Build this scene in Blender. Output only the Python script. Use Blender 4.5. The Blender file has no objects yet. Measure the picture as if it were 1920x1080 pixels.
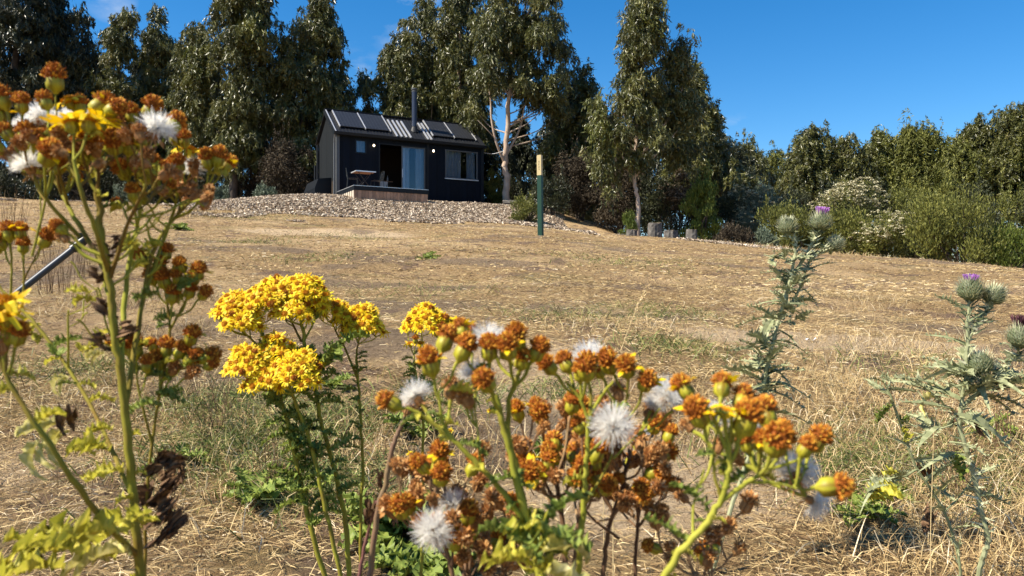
import bpy, math, random
import numpy as np
from mathutils import Vector, Matrix, Euler

RS = np.random.RandomState(7)
random.seed(7)
F = 1440.0
def pt(px, py, D):
    """a spot in metres from its direction and its distance along the view axis"""
    return np.array([(px-960.0)/F*D, D, (540.0-py)/F*D])

# ------------------------------------------------------------------ noise / terrain
_T = np.random.RandomState(3).rand(256, 256)
def vnoise(x, y):
    x = np.asarray(x, float); y = np.asarray(y, float)
    xi = np.floor(x).astype(int); yi = np.floor(y).astype(int)
    fx = x-xi; fy = y-yi
    fx = fx*fx*(3-2*fx); fy = fy*fy*(3-2*fy)
    a = _T[xi % 256, yi % 256]; b = _T[(xi+1) % 256, yi % 256]
    c = _T[xi % 256, (yi+1) % 256]; d = _T[(xi+1) % 256, (yi+1) % 256]
    return (a*(1-fx)+b*fx)*(1-fy)+(c*(1-fx)+d*fx)*fy - 0.5
def smooth(t):
    t = np.clip(t, 0, 1); return t*t*(3-2*t)
CX, CY, TH = -7.75, 34.0, math.atan2(.475, .88)
UX, UY = math.cos(TH), math.sin(TH)
def cab_local(x, y):
    dx = x-CX; dy = y-CY
    return dx*UX+dy*UY, -dx*UY+dy*UX
def mound_w(x, y):
    s, v = cab_local(x, y)
    fall = 6.8+1.8*smooth((s-2)/6)
    ds = np.maximum(np.maximum(-1.0-s, s-8.0), 0); dv = np.maximum(np.maximum(-.3-v, v-5.0), 0)
    d = np.sqrt(ds*ds*0.8+dv*dv)
    return smooth(d/fall)
def gz(x, y):
    x = np.asarray(x, float); y = np.asarray(y, float)
    yc = np.maximum(y, -12)
    z = -.93 + .118*np.minimum(yc, 28) + .03*np.clip(yc-28, 0, 50)
    lat = np.clip(y/28, 0, 1)
    xr = np.clip(x, 0, 45); xl = np.clip(-x, 0, 45)
    z = z - .1*xr*lat + .05*xl*lat
    z = z + .16*vnoise(x*.35+9, y*.35)*smooth(y/6) + .05*vnoise(x*1.3, y*1.3+5) + .022*vnoise(x*4.1, y*4.1) + .012*vnoise(x*11, y*11)
    z = z - .012*np.maximum(vnoise(x*2.3+40, y*5.1)-.18, 0)*12*smooth((y-3)/3)
    w = mound_w(x, y)
    near = (1-w)
    top = 3.97 + .05*vnoise(x*1.1, y*1.1)
    z = z*w + top*near
    return z
def gzf(x, y): return float(gz(x, y))

# ------------------------------------------------------------------ mesh building
class MB:
    def __init__(s): s.V = []; s.Fc = []; s.n = 0
    def add(s, V, Fa, mat=0, val=None):
        V = np.asarray(V, float).reshape(-1, 3); Fa = np.asarray(Fa, int)
        if len(Fa) == 0: return
        v = np.full(len(Fa), .5) if val is None else np.broadcast_to(np.asarray(val, float), (len(Fa),)).copy()
        s.V.append(V); s.Fc.append((Fa+s.n, mat, v)); s.n += len(V)
    def build(s, name, mats, parent=None, smooth=False, local=False):
        V = np.concatenate(s.V)
        if parent is not None and not local:
            V = V-np.array(parent.location)
        me = bpy.data.meshes.new(name)
        me.vertices.add(len(V)); me.vertices.foreach_set('co', V.astype(np.float32).ravel())
        li = np.concatenate([f.ravel() for f, _, _ in s.Fc])
        tot = np.concatenate([np.full(len(f), f.shape[1]) for f, _, _ in s.Fc])
        st = np.concatenate([[0], np.cumsum(tot)[:-1]])
        me.loops.add(len(li)); me.loops.foreach_set('vertex_index', li.astype(np.int32))
        me.polygons.add(len(tot))
        me.polygons.foreach_set('loop_start', st.astype(np.int32))
        try: me.polygons.foreach_set('loop_total', tot.astype(np.int32))
        except Exception: pass
        me.polygons.foreach_set('material_index', np.concatenate([np.full(len(f), m) for f, m, _ in s.Fc]).astype(np.int32))
        me.polygons.foreach_set('use_smooth', np.full(len(tot), bool(smooth)))
        for m in (mats if isinstance(mats, (list, tuple)) else [mats]): me.materials.append(m)
        a = me.attributes.new('v', 'FLOAT', 'FACE')
        a.data.foreach_set('value', np.concatenate([v for _, _, v in s.Fc]).astype(np.float32))
        me.update(calc_edges=True)
        o = bpy.data.objects.new(name, me); bpy.context.scene.collection.objects.link(o)
        if parent is not None: o.parent = parent
        return o
def link_copy(name, data, parent, loc=(0, 0, 0), rot=None, sc=1.0):
    o = bpy.data.objects.new(name, data); bpy.context.scene.collection.objects.link(o)
    if parent is not None: o.parent = parent
    o.location = loc
    if rot is not None: o.rotation_mode = 'QUATERNION'; o.rotation_quaternion = rot
    o.scale = (sc, sc, sc) if np.isscalar(sc) else sc
    return o
def tag(o, label=None, cat=None, group=None, kind=None):
    if label: o['label'] = label
    if cat: o['category'] = cat
    if group: o['group'] = group
    if kind: o['kind'] = kind
    return o
def empty(name, loc, rz=0):
    e = bpy.data.objects.new(name, None); bpy.context.scene.collection.objects.link(e)
    e.location = tuple(float(a) for a in loc); e.rotation_euler = (0, 0, rz); e.empty_display_size = .1
    return e
def box(mb, x0, x1, y0, y1, z0, z1, mat=0, val=.5):
    V = [(x0,y0,z0),(x1,y0,z0),(x1,y1,z0),(x0,y1,z0),(x0,y0,z1),(x1,y0,z1),(x1,y1,z1),(x0,y1,z1)]
    mb.add(V, [(0,3,2,1),(4,5,6,7),(0,1,5,4),(1,2,6,5),(2,3,7,6),(3,0,4,7)], mat, val)
def prism(mb, poly, a, b, mat=0, val=.5):
    """poly: (k,3) planar outline; extruded along vector b-a"""
    P = np.asarray(poly, float); k = len(P); d = np.asarray(b, float)-np.asarray(a, float)
    V = np.concatenate([P, P+d])
    mb.add(V, [[i, (i+1) % k, (i+1) % k+k, i+k] for i in range(k)], mat, val)
    mb.add(V, [list(range(k))[::-1]], mat, val); mb.add(V, [list(range(k, 2*k))], mat, val)
def catmull(P, m=4):
    P = np.asarray(P, float)
    if len(P) < 3: 
        t = np.linspace(0, 1, m+1)[:, None]; return P[0]*(1-t)+P[-1]*t
    Q = np.vstack([2*P[0]-P[1], P, 2*P[-1]-P[-2]]); out = []
    for i in range(1, len(Q)-2):
        for t in np.linspace(0, 1, m, endpoint=False):
            a, b, c, d = Q[i-1], Q[i], Q[i+1], Q[i+2]
            out.append(.5*((2*b)+(-a+c)*t+(2*a-5*b+4*c-d)*t*t+(-a+3*b-3*c+d)*t**3))
    out.append(P[-1]); return np.array(out)
def tube(mb, P, R, n=6, mat=0, val=.5, cap=True, rough=0.0):
    P = np.asarray(P, float); k = len(P)
    R = np.interp(np.linspace(0, 1, k), np.linspace(0, 1, len(np.atleast_1d(R))), np.atleast_1d(R))
    T = np.gradient(P, axis=0); T /= (np.linalg.norm(T, axis=1)[:, None]+1e-12)
    u = np.cross(T[0], [0.31, .77, .2]); u /= np.linalg.norm(u)
    rings = []
    ang = np.linspace(0, 2*np.pi, n, endpoint=False)
    for i in range(k):
        u = u-T[i]*np.dot(u, T[i]); u /= (np.linalg.norm(u)+1e-12); w = np.cross(T[i], u)
        r = R[i]*(1+(rough*(RS.rand(n)-.5) if rough else 0))
        rings.append(P[i]+(np.cos(ang)*r)[:, None]*u+(np.sin(ang)*r)[:, None]*w)
    V = np.concatenate(rings)
    i = np.arange(k-1)[:, None]*n; j = np.arange(n)[None]; j2 = (j+1) % n
    Fa = np.stack([i+j, i+j2, i+n+j2, i+n+j], -1).reshape(-1, 4)
    mb.add(V, Fa, mat, val)
    if cap:
        mb.add(V, [list(range((k-1)*n, k*n))], mat, val)
def lathe(mb, prof, n=12, mat=0, val=.5, c=(0, 0, 0)):
    prof = np.asarray(prof, float); k = len(prof); ang = np.linspace(0, 2*np.pi, n, endpoint=False)
    V = np.concatenate([np.stack([np.cos(ang)*r, np.sin(ang)*r, np.full(n, z)], 1) for r, z in prof])+np.asarray(c)
    i = np.arange(k-1)[:, None]*n; j = np.arange(n)[None]; j2 = (j+1) % n
    mb.add(V, np.stack([i+j, i+j2, i+n+j2, i+n+j], -1).reshape(-1, 4), mat, val)
    mb.add(V, [list(range((k-1)*n, k*n))], mat, val); mb.add(V, [list(range(n))[::-1]], mat, val)
def unit(a): return a/(np.linalg.norm(a, axis=-1, keepdims=True)+1e-12)
def rdir(n, rs=RS): return unit(rs.normal(size=(n, 3)))
def diamonds(mb, C, Dr, L, W, mat=0, val=None, rs=RS, nrm=None):
    n = len(C); Dr = unit(Dr)
    S = unit(np.cross(Dr, rdir(n, rs) if nrm is None else nrm))
    L = np.broadcast_to(L, (n,))[:, None]; W = np.broadcast_to(W, (n,))[:, None]
    N = np.cross(Dr, S)
    V = np.stack([C-Dr*L*.5, C+S*W*.5-N*W*.12, C+Dr*L*.5, C-S*W*.5-N*W*.12], 1).reshape(-1, 3)
    mb.add(V, np.arange(4*n).reshape(-1, 4), mat, rs.rand(n) if val is None else val)
def blades(mb, B, Dr, L, W, bend, mat=0, val=None, rs=RS):
    """grass blades from base B along Dr, drooping by bend: a quad and a triangle each"""
    n = len(B); Dr = unit(Dr); S = unit(np.cross(Dr, rdir(n, rs)))
    L = np.broadcast_to(L, (n,))[:, None]; W = np.broadcast_to(W, (n,))[:, None]; bend = np.broadcast_to(bend, (n,))[:, None]
    h = unit(np.stack([Dr[:, 0], Dr[:, 1], np.zeros(n)], 1)+rs.normal(size=(n, 3))*[.2, .2, 0])
    M = B+Dr*L*.55; E = B+Dr*L+h*L*bend*.6-np.array([0, 0, 1])*L*bend*.5
    V = np.stack([B-S*W*.5, B+S*W*.5, M+S*W*.4, M-S*W*.4, E], 1).reshape(-1, 3)
    b = np.arange(n)[:, None]*5; v = rs.rand(n) if val is None else np.broadcast_to(val, (n,))
    mb.add(V, b+np.array([[0, 1, 2, 3]]), mat, v)
    mb.n -= len(V); off = mb.n
    mb.Fc.append((b+np.array([[3, 2, 4]])+off, mat, v.copy())); mb.n += len(V)

# ------------------------------------------------------------------ materials
def new_mat(name):
    m = bpy.data.materials.new(name); m.use_nodes = True
    nt = m.node_tree; p = nt.nodes['Principled BSDF']; return m, nt, p
def ramp(nt, cols):
    r = nt.nodes.new('ShaderNodeValToRGB'); e = r.color_ramp.elements
    while len(e) < len(cols): e.new(.5)
    for el, (pos, c) in zip(e, cols): el.position = pos; el.color = (*c, 1)
    return r
def attr_mat(name, cols, rough=.6, spec=.4, trans=0.0, noise=None, noise_amt=.3, bump=0, metal=0):
    m, nt, p = new_mat(name); L = nt.links.new
    at = nt.nodes.new('ShaderNodeAttribute'); at.attribute_name = 'v'
    r = ramp(nt, cols); fac = at.outputs['Fac']
    if noise:
        tc = nt.nodes.new('ShaderNodeTexCoord'); nz = nt.nodes.new('ShaderNodeTexNoise'); nz.inputs['Scale'].default_value = noise; nz.inputs['Detail'].default_value = 5
        L(tc.outputs['Object'], nz.inputs['Vector'])
        mm = nt.nodes.new('ShaderNodeMath'); mm.operation = 'MULTIPLY_ADD'; mm.inputs[1].default_value = noise_amt*2; 
        sb = nt.nodes.new('ShaderNodeMath'); sb.operation = 'SUBTRACT'; sb.inputs[1].default_value = noise_amt
        L(nz.outputs['Fac'], mm.inputs[0]); L(fac, mm.inputs[2]); L(mm.outputs[0], sb.inputs[0]); fac = sb.outputs[0]
        if bump:
            bp = nt.nodes.new('ShaderNodeBump'); bp.inputs['Strength'].default_value = 1; bp.inputs['Distance'].default_value = bump
            L(nz.outputs['Fac'], bp.inputs['Height']); L(bp.outputs['Normal'], p.inputs['Normal'])
    L(fac, r.inputs['Fac']); L(r.outputs['Color'], p.inputs['Base Color'])
    p.inputs['Roughness'].default_value = rough; p.inputs['Specular IOR Level'].default_value = spec; p.inputs['Metallic'].default_value = metal
    if trans:
        t = nt.nodes.new('ShaderNodeBsdfTranslucent'); mx = nt.nodes.new('ShaderNodeMixShader'); mx.inputs[0].default_value = trans
        L(r.outputs['Color'], t.inputs['Color']); out = nt.nodes['Material Output']
        L(p.outputs[0], mx.inputs[1]); L(t.outputs[0], mx.inputs[2]); L(mx.outputs[0], out.inputs['Surface'])
    return m
def flat(name, c, rough=.6, spec=.4, metal=0, noise=20, amt=.25, bump=0):
    c = np.array(c); return attr_mat(name, [(0, tuple(c*.6)), (.5, tuple(c)), (1, tuple(np.minimum(c*1.4, .95)))], rough, spec, 0, noise, amt, bump, metal)
M = {}
# eucalypt leaves: thick, waxy, grey-green, catching the sun
M['euc'] = attr_mat('gum_leaves', [(0, (.024, .028, .007)), (.45, (.082, .088, .02)), (.85, (.18, .175, .05)), (1, (.3, .25, .1))], .38, .55, .2)
M['euc_yellow'] = attr_mat('young_gum_leaves', [(0, (.05, .06, .01)), (.5, (.13, .14, .025)), (1, (.26, .25, .06))], .42, .5, .2)
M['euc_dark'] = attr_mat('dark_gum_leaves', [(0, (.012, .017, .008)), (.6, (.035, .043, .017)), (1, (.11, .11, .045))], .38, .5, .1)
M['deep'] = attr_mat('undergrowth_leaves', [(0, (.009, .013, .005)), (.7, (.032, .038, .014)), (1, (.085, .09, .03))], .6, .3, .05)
M['brown'] = attr_mat('dead_brush', [(0, (.016, .012, .008)), (.6, (.055, .042, .027)), (.9, (.11, .085, .055)), (1, (.24, .19, .13))], .85, .2, .05)
M['shrub'] = attr_mat('shrub_leaves', [(0, (.035, .038, .008)), (.5, (.12, .13, .025)), (1, (.26, .25, .06))], .55, .3, .15)
M['shrub_lime'] = attr_mat('bright_shrub_leaves', [(0, (.05, .075, .01)), (.5, (.11, .15, .022)), (1, (.2, .22, .05))], .55, .3, .25)
M['silver'] = attr_mat('silvery_leaves', [(0, (.05, .07, .04)), (.5, (.11, .14, .09)), (1, (.22, .26, .18))], .6, .3, .1)
M['blossom'] = attr_mat('cream_blossom', [(0, (.3, .28, .15)), (.6, (.6, .55, .36)), (1, (.8, .75, .55))], .8, .2, .1)
M['blossom_pink'] = attr_mat('faded_blossom', [(0, (.12, .09, .06)), (.6, (.26, .2, .14)), (1, (.45, .36, .27))], .8, .2, .1)
M['bark'] = attr_mat('gum_bark', [(0, (.16, .1, .065)), (.5, (.37, .27, .2)), (1, (.58, .48, .39))], .8, .2, 0, 3.0, .45, .02)
M['bark_dark'] = attr_mat('dark_bark', [(0, (.02, .016, .012)), (.5, (.055, .043, .034)), (1, (.15, .12, .1))], .9, .2, 0, 3.0, .4, .02)
M['straw'] = attr_mat('straw', [(0, (.11, .065, .034)), (.25, (.29, .185, .085)), (.6, (.52, .38, .18)), (.9, (.7, .54, .29)), (1, (.8, .67, .46))], .75, .25, .15)
M['green_grass'] = attr_mat('green_blades', [(0, (.05, .07, .015)), (.5, (.11, .15, .03)), (.8, (.22, .25, .06)), (1, (.45, .38, .15))], .6, .35, .2)
M['chips'] = attr_mat('wood_chips', [(0, (.05, .035, .025)), (.3, (.24, .17, .12)), (.6, (.48, .375, .27)), (1, (.76, .66, .52))], .85, .2)
M['rag_stem'] = attr_mat('ragwort_stem', [(0, (.1, .04, .015)), (.35, (.2, .13, .025)), (.7, (.3, .3, .035)), (1, (.46, .42, .07))], .75, .15, .1, 55, .4)
M['purple_stem'] = attr_mat('purplish_stem', [(0, (.06, .03, .02)), (.5, (.17, .07, .06)), (1, (.22, .2, .07))], .55, .35, .0, 30, .2)
M['dry_stem'] = attr_mat('dry_stem', [(0, (.06, .03, .02)), (.5, (.2, .115, .06)), (1, (.4, .27, .13))], .8, .2, 0, 60, .2)
M['cup'] = attr_mat('flower_bracts', [(0, (.2, .11, .01)), (.4, (.34, .3, .02)), (.7, (.45, .42, .03)), (1, (.58, .5, .06))], .5, .4, .15)
M['cup_dry'] = attr_mat('dry_bracts', [(0, (.16, .07, .025)), (.5, (.38, .19, .07)), (1, (.52, .31, .13))], .8, .2, .1)
M['floret'] = attr_mat('spent_florets', [(0, (.22, .055, .008)), (.45, (.46, .15, .016)), (.8, (.66, .27, .03)), (1, (.8, .46, .06))], .75, .2, .15)
M['floret_dry'] = attr_mat('dry_florets', [(0, (.2, .075, .025)), (.5, (.52, .24, .075)), (.9, (.68, .39, .15)), (1, (.75, .5, .28))], .85, .15, .15)
M['ray'] = attr_mat('yellow_rays', [(0, (.78, .46, .005)), (.5, (.9, .64, .008)), (1, (.95, .78, .03))], .55, .3, .35)
M['disc'] = attr_mat('yellow_disc', [(0, (.3, .09, .004)), (.5, (.55, .22, .006)), (1, (.78, .42, .01))], .7, .2, .1)
M['pappus'] = attr_mat('white_pappus', [(0, (.84, .81, .75)), (1, (.95, .93, .89))], .6, .3, .6)
M['leaf_green'] = attr_mat('ragwort_leaf', [(0, (.06, .09, .015)), (.5, (.17, .23, .04)), (1, (.34, .38, .08))], .55, .3, .3, 60, .3)
M['leaf_yellow'] = attr_mat('yellowing_leaf', [(0, (.25, .24, .03)), (.5, (.5, .47, .05)), (1, (.72, .62, .12))], .55, .3, .4, 60, .3)
M['leaf_pale'] = attr_mat('withered_pale_leaf', [(0, (.24, .19, .03)), (.5, (.5, .45, .12)), (1, (.7, .62, .3))], .6, .3, .3, 60, .35)
M['leaf_brown'] = attr_mat('withered_brown_leaf', [(0, (.03, .018, .01)), (.5, (.12, .065, .035)), (1, (.28, .17, .09))], .8, .2, .1, 60, .35)
M['thistle'] = attr_mat('thistle_green', [(0, (.09, .1, .045)), (.5, (.27, .29, .15)), (1, (.5, .5, .3))], .6, .3, .15, 50, .25)
M['spine'] = attr_mat('thistle_spine', [(0, (.07, .09, .04)), (.45, (.28, .31, .17)), (1, (.74, .72, .48))], .55, .35, .1)
M['violet'] = attr_mat('violet_florets', [(0, (.3, .08, .34)), (.5, (.55, .24, .62)), (1, (.75, .45, .8))], .6, .3, .3)
M['maroon'] = attr_mat('maroon_florets', [(0, (.03, .012, .018)), (.5, (.09, .03, .045)), (1, (.2, .09, .1))], .8, .2, .1)
# cabin
def board_mat(name, c, per_m=7, rough=.55, axis='X', depth=.004, spec=.4):
    m, nt, p = new_mat(name); L = nt.links.new
    tc = nt.nodes.new('ShaderNodeTexCoord'); sx = nt.nodes.new('ShaderNodeSeparateXYZ'); L(tc.outputs['Object'], sx.inputs[0])
    ad = nt.nodes.new('ShaderNodeMath'); ad.operation = 'ADD'; L(sx.outputs['X'], ad.inputs[0]); L(sx.outputs['Y'], ad.inputs[1])
    mu = nt.nodes.new('ShaderNodeMath'); mu.operation = 'MULTIPLY'; mu.inputs[1].default_value = per_m; L(ad.outputs[0], mu.inputs[0])
    fr = nt.nodes.new('ShaderNodeMath'); fr.operation = 'FRACT'; L(mu.outputs[0], fr.inputs[0])
    gp = nt.nodes.new('ShaderNodeMath'); gp.operation = 'GREATER_THAN'; gp.inputs[1].default_value = .1; L(fr.outputs[0], gp.inputs[0])
    fl = nt.nodes.new('ShaderNodeMath'); fl.operation = 'FLOOR'; L(mu.outputs[0], fl.inputs[0])
    wn = nt.nodes.new('ShaderNodeTexWhiteNoise'); wn.noise_dimensions = '1D'; L(fl.outputs[0], wn.inputs['W'])
    nz = nt.nodes.new('ShaderNodeTexNoise'); nz.inputs['Scale'].default_value = 6; L(tc.outputs['Object'], nz.inputs['Vector'])
    av = nt.nodes.new('ShaderNodeMath'); av.operation = 'MULTIPLY_ADD'; av.inputs[1].default_value = .5; L(nz.outputs['Fac'], av.inputs[0])
    hv = nt.nodes.new('ShaderNodeMath'); hv.operation = 'MULTIPLY'; hv.inputs[1].default_value = .5; L(wn.outputs['Value'], hv.inputs[0]); L(hv.outputs[0], av.inputs[2])
    c = np.array(c); r = ramp(nt, [(0, tuple(c*.55)), (.5, tuple(c)), (1, tuple(np.minimum(c*1.6, .9)))])
    L(av.outputs[0], r.inputs['Fac']); L(r.outputs['Color'], p.inputs['Base Color'])
    bp = nt.nodes.new('ShaderNodeBump'); bp.inputs['Distance'].default_value = depth; L(gp.outputs[0], bp.inputs['Height']); L(bp.outputs['Normal'], p.inputs['Normal'])
    p.inputs['Roughness'].default_value = rough; p.inputs['Specular IOR Level'].default_value = spec
    return m
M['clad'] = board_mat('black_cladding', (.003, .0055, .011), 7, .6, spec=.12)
M['clad_sunlit'] = board_mat('sunlit_side_cladding', (.008, .01, .012), 7, .7, spec=.15)  # same black boards, lightened: sunlight on the left gable put into the colour
M['trim'] = flat('black_trim', (.005, .007, .01), .5, .25)
M['trim_grey'] = flat('grey_trim', (.075, .08, .085), .45, .5)
M['timber'] = board_mat('deck_timber', (.33, .2, .13), 6.5, .75)
M['timber_sunlit'] = flat('sunlit_timber', (.55, .47, .37), .7, .3)  # paler copy of the deck timber; sun on the left skirt is painted in
M['metal_roof'] = flat('roof_metal', (.012, .013, .016), .5, .25, 0, 4, .1)
M['alu'] = flat('bare_aluminium', (.7, .7, .71), .35, .6, .6, 4, .1)
M['flue'] = flat('flue_metal', (.035, .042, .065), .32, .5, .3, 8, .1)
M['white'] = flat('white_paint', (.62, .62, .62), .5, .4, 0, 8, .1)
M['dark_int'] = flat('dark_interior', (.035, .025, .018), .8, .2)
M['curtain'] = flat('pale_curtain', (.5, .52, .58), .9, .1, 0, 5, .2)
M['green_paint'] = flat('green_paint', (.003, .034, .018), .45, .4, 0, 12, .12)
M['cream_plate'] = flat('cream_plate', (.46, .37, .19), .5, .4, 0, 20, .1)
M['engrave'] = flat('dark_engraving', (.12, .09, .04), .7, .2)
M['stump_bark'] = attr_mat('stump_bark', [(0, (.025, .022, .02)), (.5, (.11, .1, .09)), (1, (.3, .28, .25))], .9, .2, 0, 9, .4, .03)
M['stump_top'] = attr_mat('stump_top', [(0, (.05, .035, .025)), (.5, (.13, .1, .07)), (1, (.25, .2, .15))], .9, .2, 0, 9, .4, .01)
M['pole'] = flat('galvanised_pole', (.035, .042, .055), .45, .5, .2, 15, .15)
M['black_plastic'] = flat('black_plastic', (.012, .014, .014), .4, .5)
M['stone'] = flat('grey_stone', (.2, .19, .18), .85, .2, 0, 18, .45, .01)
M['litter'] = flat('pale_paper', (.75, .77, .8), .5, .3)
m, nt, p = new_mat('solar_cells'); L = nt.links.new
tc = nt.nodes.new('ShaderNodeTexCoord'); mp = nt.nodes.new('ShaderNodeMapping'); br = nt.nodes.new('ShaderNodeTexBrick')
br.offset = 0; br.inputs['Scale'].default_value = 1; br.inputs['Brick Width'].default_value = .16; br.inputs['Row Height'].default_value = .16; br.inputs['Mortar Size'].default_value = .008
br.inputs['Color1'].default_value = (.006, .007, .01, 1); br.inputs['Color2'].default_value = (.01, .011, .015, 1); br.inputs['Mortar'].default_value = (.05, .053, .06, 1)
L(tc.outputs['Object'], br.inputs['Vector']); L(br.outputs['Color'], p.inputs['Base Color']); p.inputs['Roughness'].default_value = .5; M['solar'] = m
m, nt, p = new_mat('window_glass'); L = nt.links.new
gl = nt.nodes.new('ShaderNodeBsdfGlossy'); gl.inputs['Roughness'].default_value = .02; gl.inputs['Color'].default_value = (.9, .95, 1, 1)
tr = nt.nodes.new('ShaderNodeBsdfTransparent'); tr.inputs['Color'].default_value = (.75, .82, .88, 1)
fr = nt.nodes.new('ShaderNodeFresnel'); fr.inputs['IOR'].default_value = 1.6; mx = nt.nodes.new('ShaderNodeMixShader')
L(fr.outputs[0], mx.inputs[0]); L(tr.outputs[0], mx.inputs[1]); L(gl.outputs[0], mx.inputs[2]); L(mx.outputs[0], nt.nodes['Material Output'].inputs['Surface']); M['glass'] = m
m, nt, p = new_mat('lit_bulb'); p.inputs['Emission Color'].default_value = (1, .8, .5, 1); p.inputs['Emission Strength'].default_value = 4; M['bulb'] = m

# ground
m, nt, p = new_mat('dry_paddock'); L = nt.links.new; N = nt.nodes.new
tc = N('ShaderNodeTexCoord')
def noise(sc, det=6, rough=.6, vec=None, dist=0):
    n = N('ShaderNodeTexNoise'); n.inputs['Scale'].default_value = sc; n.inputs['Detail'].default_value = det; n.inputs['Roughness'].default_value = rough; n.inputs['Distortion'].default_value = dist
    L(vec if vec is not None else tc.outputs['Object'], n.inputs['Vector']); return n.outputs['Fac']
def mix(f, a, b):
    x = N('ShaderNodeMix'); x.data_type = 'RGBA'
    for s, v in ((x.inputs[0], f), (x.inputs[6], a), (x.inputs[7], b)):
        if isinstance(v, tuple): s.default_value = (*v, 1)
        elif isinstance(v, (int, float)): s.default_value = v
        else: L(v, s)
    return x.outputs[2]
def rng(v, a, b, c=0, d=1):
    x = N('ShaderNodeMapRange'); x.inputs[1].default_value = a; x.inputs[2].default_value = b; x.inputs[3].default_value = c; x.inputs[4].default_value = d; L(v, x.inputs[0]); return x.outputs[0]
mpn = N('ShaderNodeMapping'); mpn.inputs['Scale'].default_value = (1, .45, 1); L(tc.outputs['Object'], mpn.inputs['Vector'])
fine = noise(26, 8, .75); r1 = ramp(nt, [(.28, (.12, .072, .036)), (.45, (.31, .2, .095)), (.6, (.48, .33, .16)), (.8, (.64, .47, .25))]); L(fine, r1.inputs['Fac'])
big = noise(.45, 5, .6); med = noise(1.7, 6, .65, None, .4)
c1 = mix(rng(big, .45, .62, 0, .8), r1.outputs['Color'], (.55, .385, .21))
c2 = mix(rng(med, .53, .62, 0, .85), c1, (.17, .11, .08))
gr = noise(.9, 6, .7, None, .8); c3 = mix(rng(gr, .53, .66, 0, .55), c2, (.15, .15, .05))
vf = noise(90, 4, .7); c4 = mix(rng(vf, .3, .48, .65, 0), c3, (.07, .045, .028))
at_ = N('ShaderNodeAttribute'); at_.attribute_name = 'soil'; at2_ = N('ShaderNodeAttribute'); at2_.attribute_name = 'sand'
ns_ = noise(7, 6, .7)
def addm(a, b, k):
    x = N('ShaderNodeMath'); x.operation = 'MULTIPLY_ADD'; x.inputs[1].default_value = k; L(b, x.inputs[0]); L(a, x.inputs[2]); return x.outputs[0]
rs_ = ramp(nt, [(.3, (.3, .2, .115)), (.5, (.56, .41, .25)), (.8, (.68, .53, .34))]); L(noise(35, 7, .75), rs_.inputs['Fac'])
c5 = mix(rng(addm(at2_.outputs['Fac'], ns_, .9), .75, 1.05), c4, rs_.outputs['Color'])
rd_ = ramp(nt, [(.3, (.06, .04, .028)), (.5, (.2, .14, .09)), (.75, (.42, .32, .2))]); L(noise(30, 7, .8), rd_.inputs['Fac'])
c6 = mix(rng(addm(at_.outputs['Fac'], ns_, .9), .8, 1.15, 0, .8), c5, rd_.outputs['Color'])
L(c6, p.inputs['Base Color']); p.inputs['Roughness'].default_value = .9; p.inputs['Specular IOR Level'].default_value = .15
b1 = N('ShaderNodeBump'); b1.inputs['Distance'].default_value = .05; b1.inputs['Strength'].default_value = 1; L(fine, b1.inputs['Height'])
b2 = N('ShaderNodeBump'); b2.inputs['Distance'].default_value = .12; L(noise(5, 6, .7), b2.inputs['Height']); L(b2.outputs['Normal'], b1.inputs['Normal'])
L(b1.outputs['Normal'], p.inputs['Normal']); M['ground'] = m
# ------------------------------------------------------------------ world, sun, camera
SUN_AZ = np.array([-.92, -.36]); SUN_AZ /= np.linalg.norm(SUN_AZ); SUN_EL = math.radians(49)
sd = np.array([SUN_AZ[0]*math.cos(SUN_EL), SUN_AZ[1]*math.cos(SUN_EL), math.sin(SUN_EL)])
sc = bpy.context.scene
w = bpy.data.worlds.new('World'); sc.world = w; w.use_nodes = True; nt = w.node_tree; L = nt.links.new; N = nt.nodes.new
bg = nt.nodes['Background']; sky = N('ShaderNodeTexSky'); sky.sky_type = 'NISHITA'; sky.sun_disc = False
sky.sun_elevation = SUN_EL; sky.sun_rotation = math.atan2(SUN_AZ[0], SUN_AZ[1]); sky.air_density = 1.0; sky.dust_density = .2; sky.ozone_density = 4.0; sky.altitude = 300
hs = N('ShaderNodeHueSaturation'); hs.inputs['Saturation'].default_value = 1.36; hs.inputs['Hue'].default_value = .5; L(sky.outputs[0], hs.inputs['Color'])
# a few thin wisps of cloud low over the trees
tcw = N('ShaderNodeTexCoord'); mpw = N('ShaderNodeMapping'); mpw.inputs['Scale'].default_value = (1, 1, 2.2); L(tcw.outputs['Generated'], mpw.inputs['Vector'])
nz = N('ShaderNodeTexNoise'); nz.inputs['Scale'].default_value = 6.5; nz.inputs['Detail'].default_value = 9; nz.inputs['Roughness'].default_value = .62; L(mpw.outputs[0], nz.inputs['Vector'])
def near_dir(px, py, a, b):
    d = pt(px, py, 1.0); d = d/np.linalg.norm(d)
    dp = N('ShaderNodeVectorMath'); dp.operation = 'DOT_PRODUCT'; dp.inputs[1].default_value = tuple(d); L(tcw.outputs['Generated'], dp.inputs[0])
    mr = N('ShaderNodeMapRange'); mr.inputs[1].default_value = math.cos(a); mr.inputs[2].default_value = math.cos(b); L(dp.outputs['Value'], mr.inputs[0]); return mr.outputs[0]
acc = None
for px, py, a in ((775, -10, .085), (672, 20, .045), (205, -8, .03), (672, 165, .05), (1385, 270, .04)):
    v = near_dir(px, py, a, a*.2)
    if acc is None: acc = v
    else:
        mm = N('ShaderNodeMath'); mm.operation = 'MAXIMUM'; L(acc, mm.inputs[0]); L(v, mm.inputs[1]); acc = mm.outputs[0]
mr = N('ShaderNodeMapRange'); mr.inputs[1].default_value = .5; mr.inputs[2].default_value = .85; L(nz.outputs['Fac'], mr.inputs[0])
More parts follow.
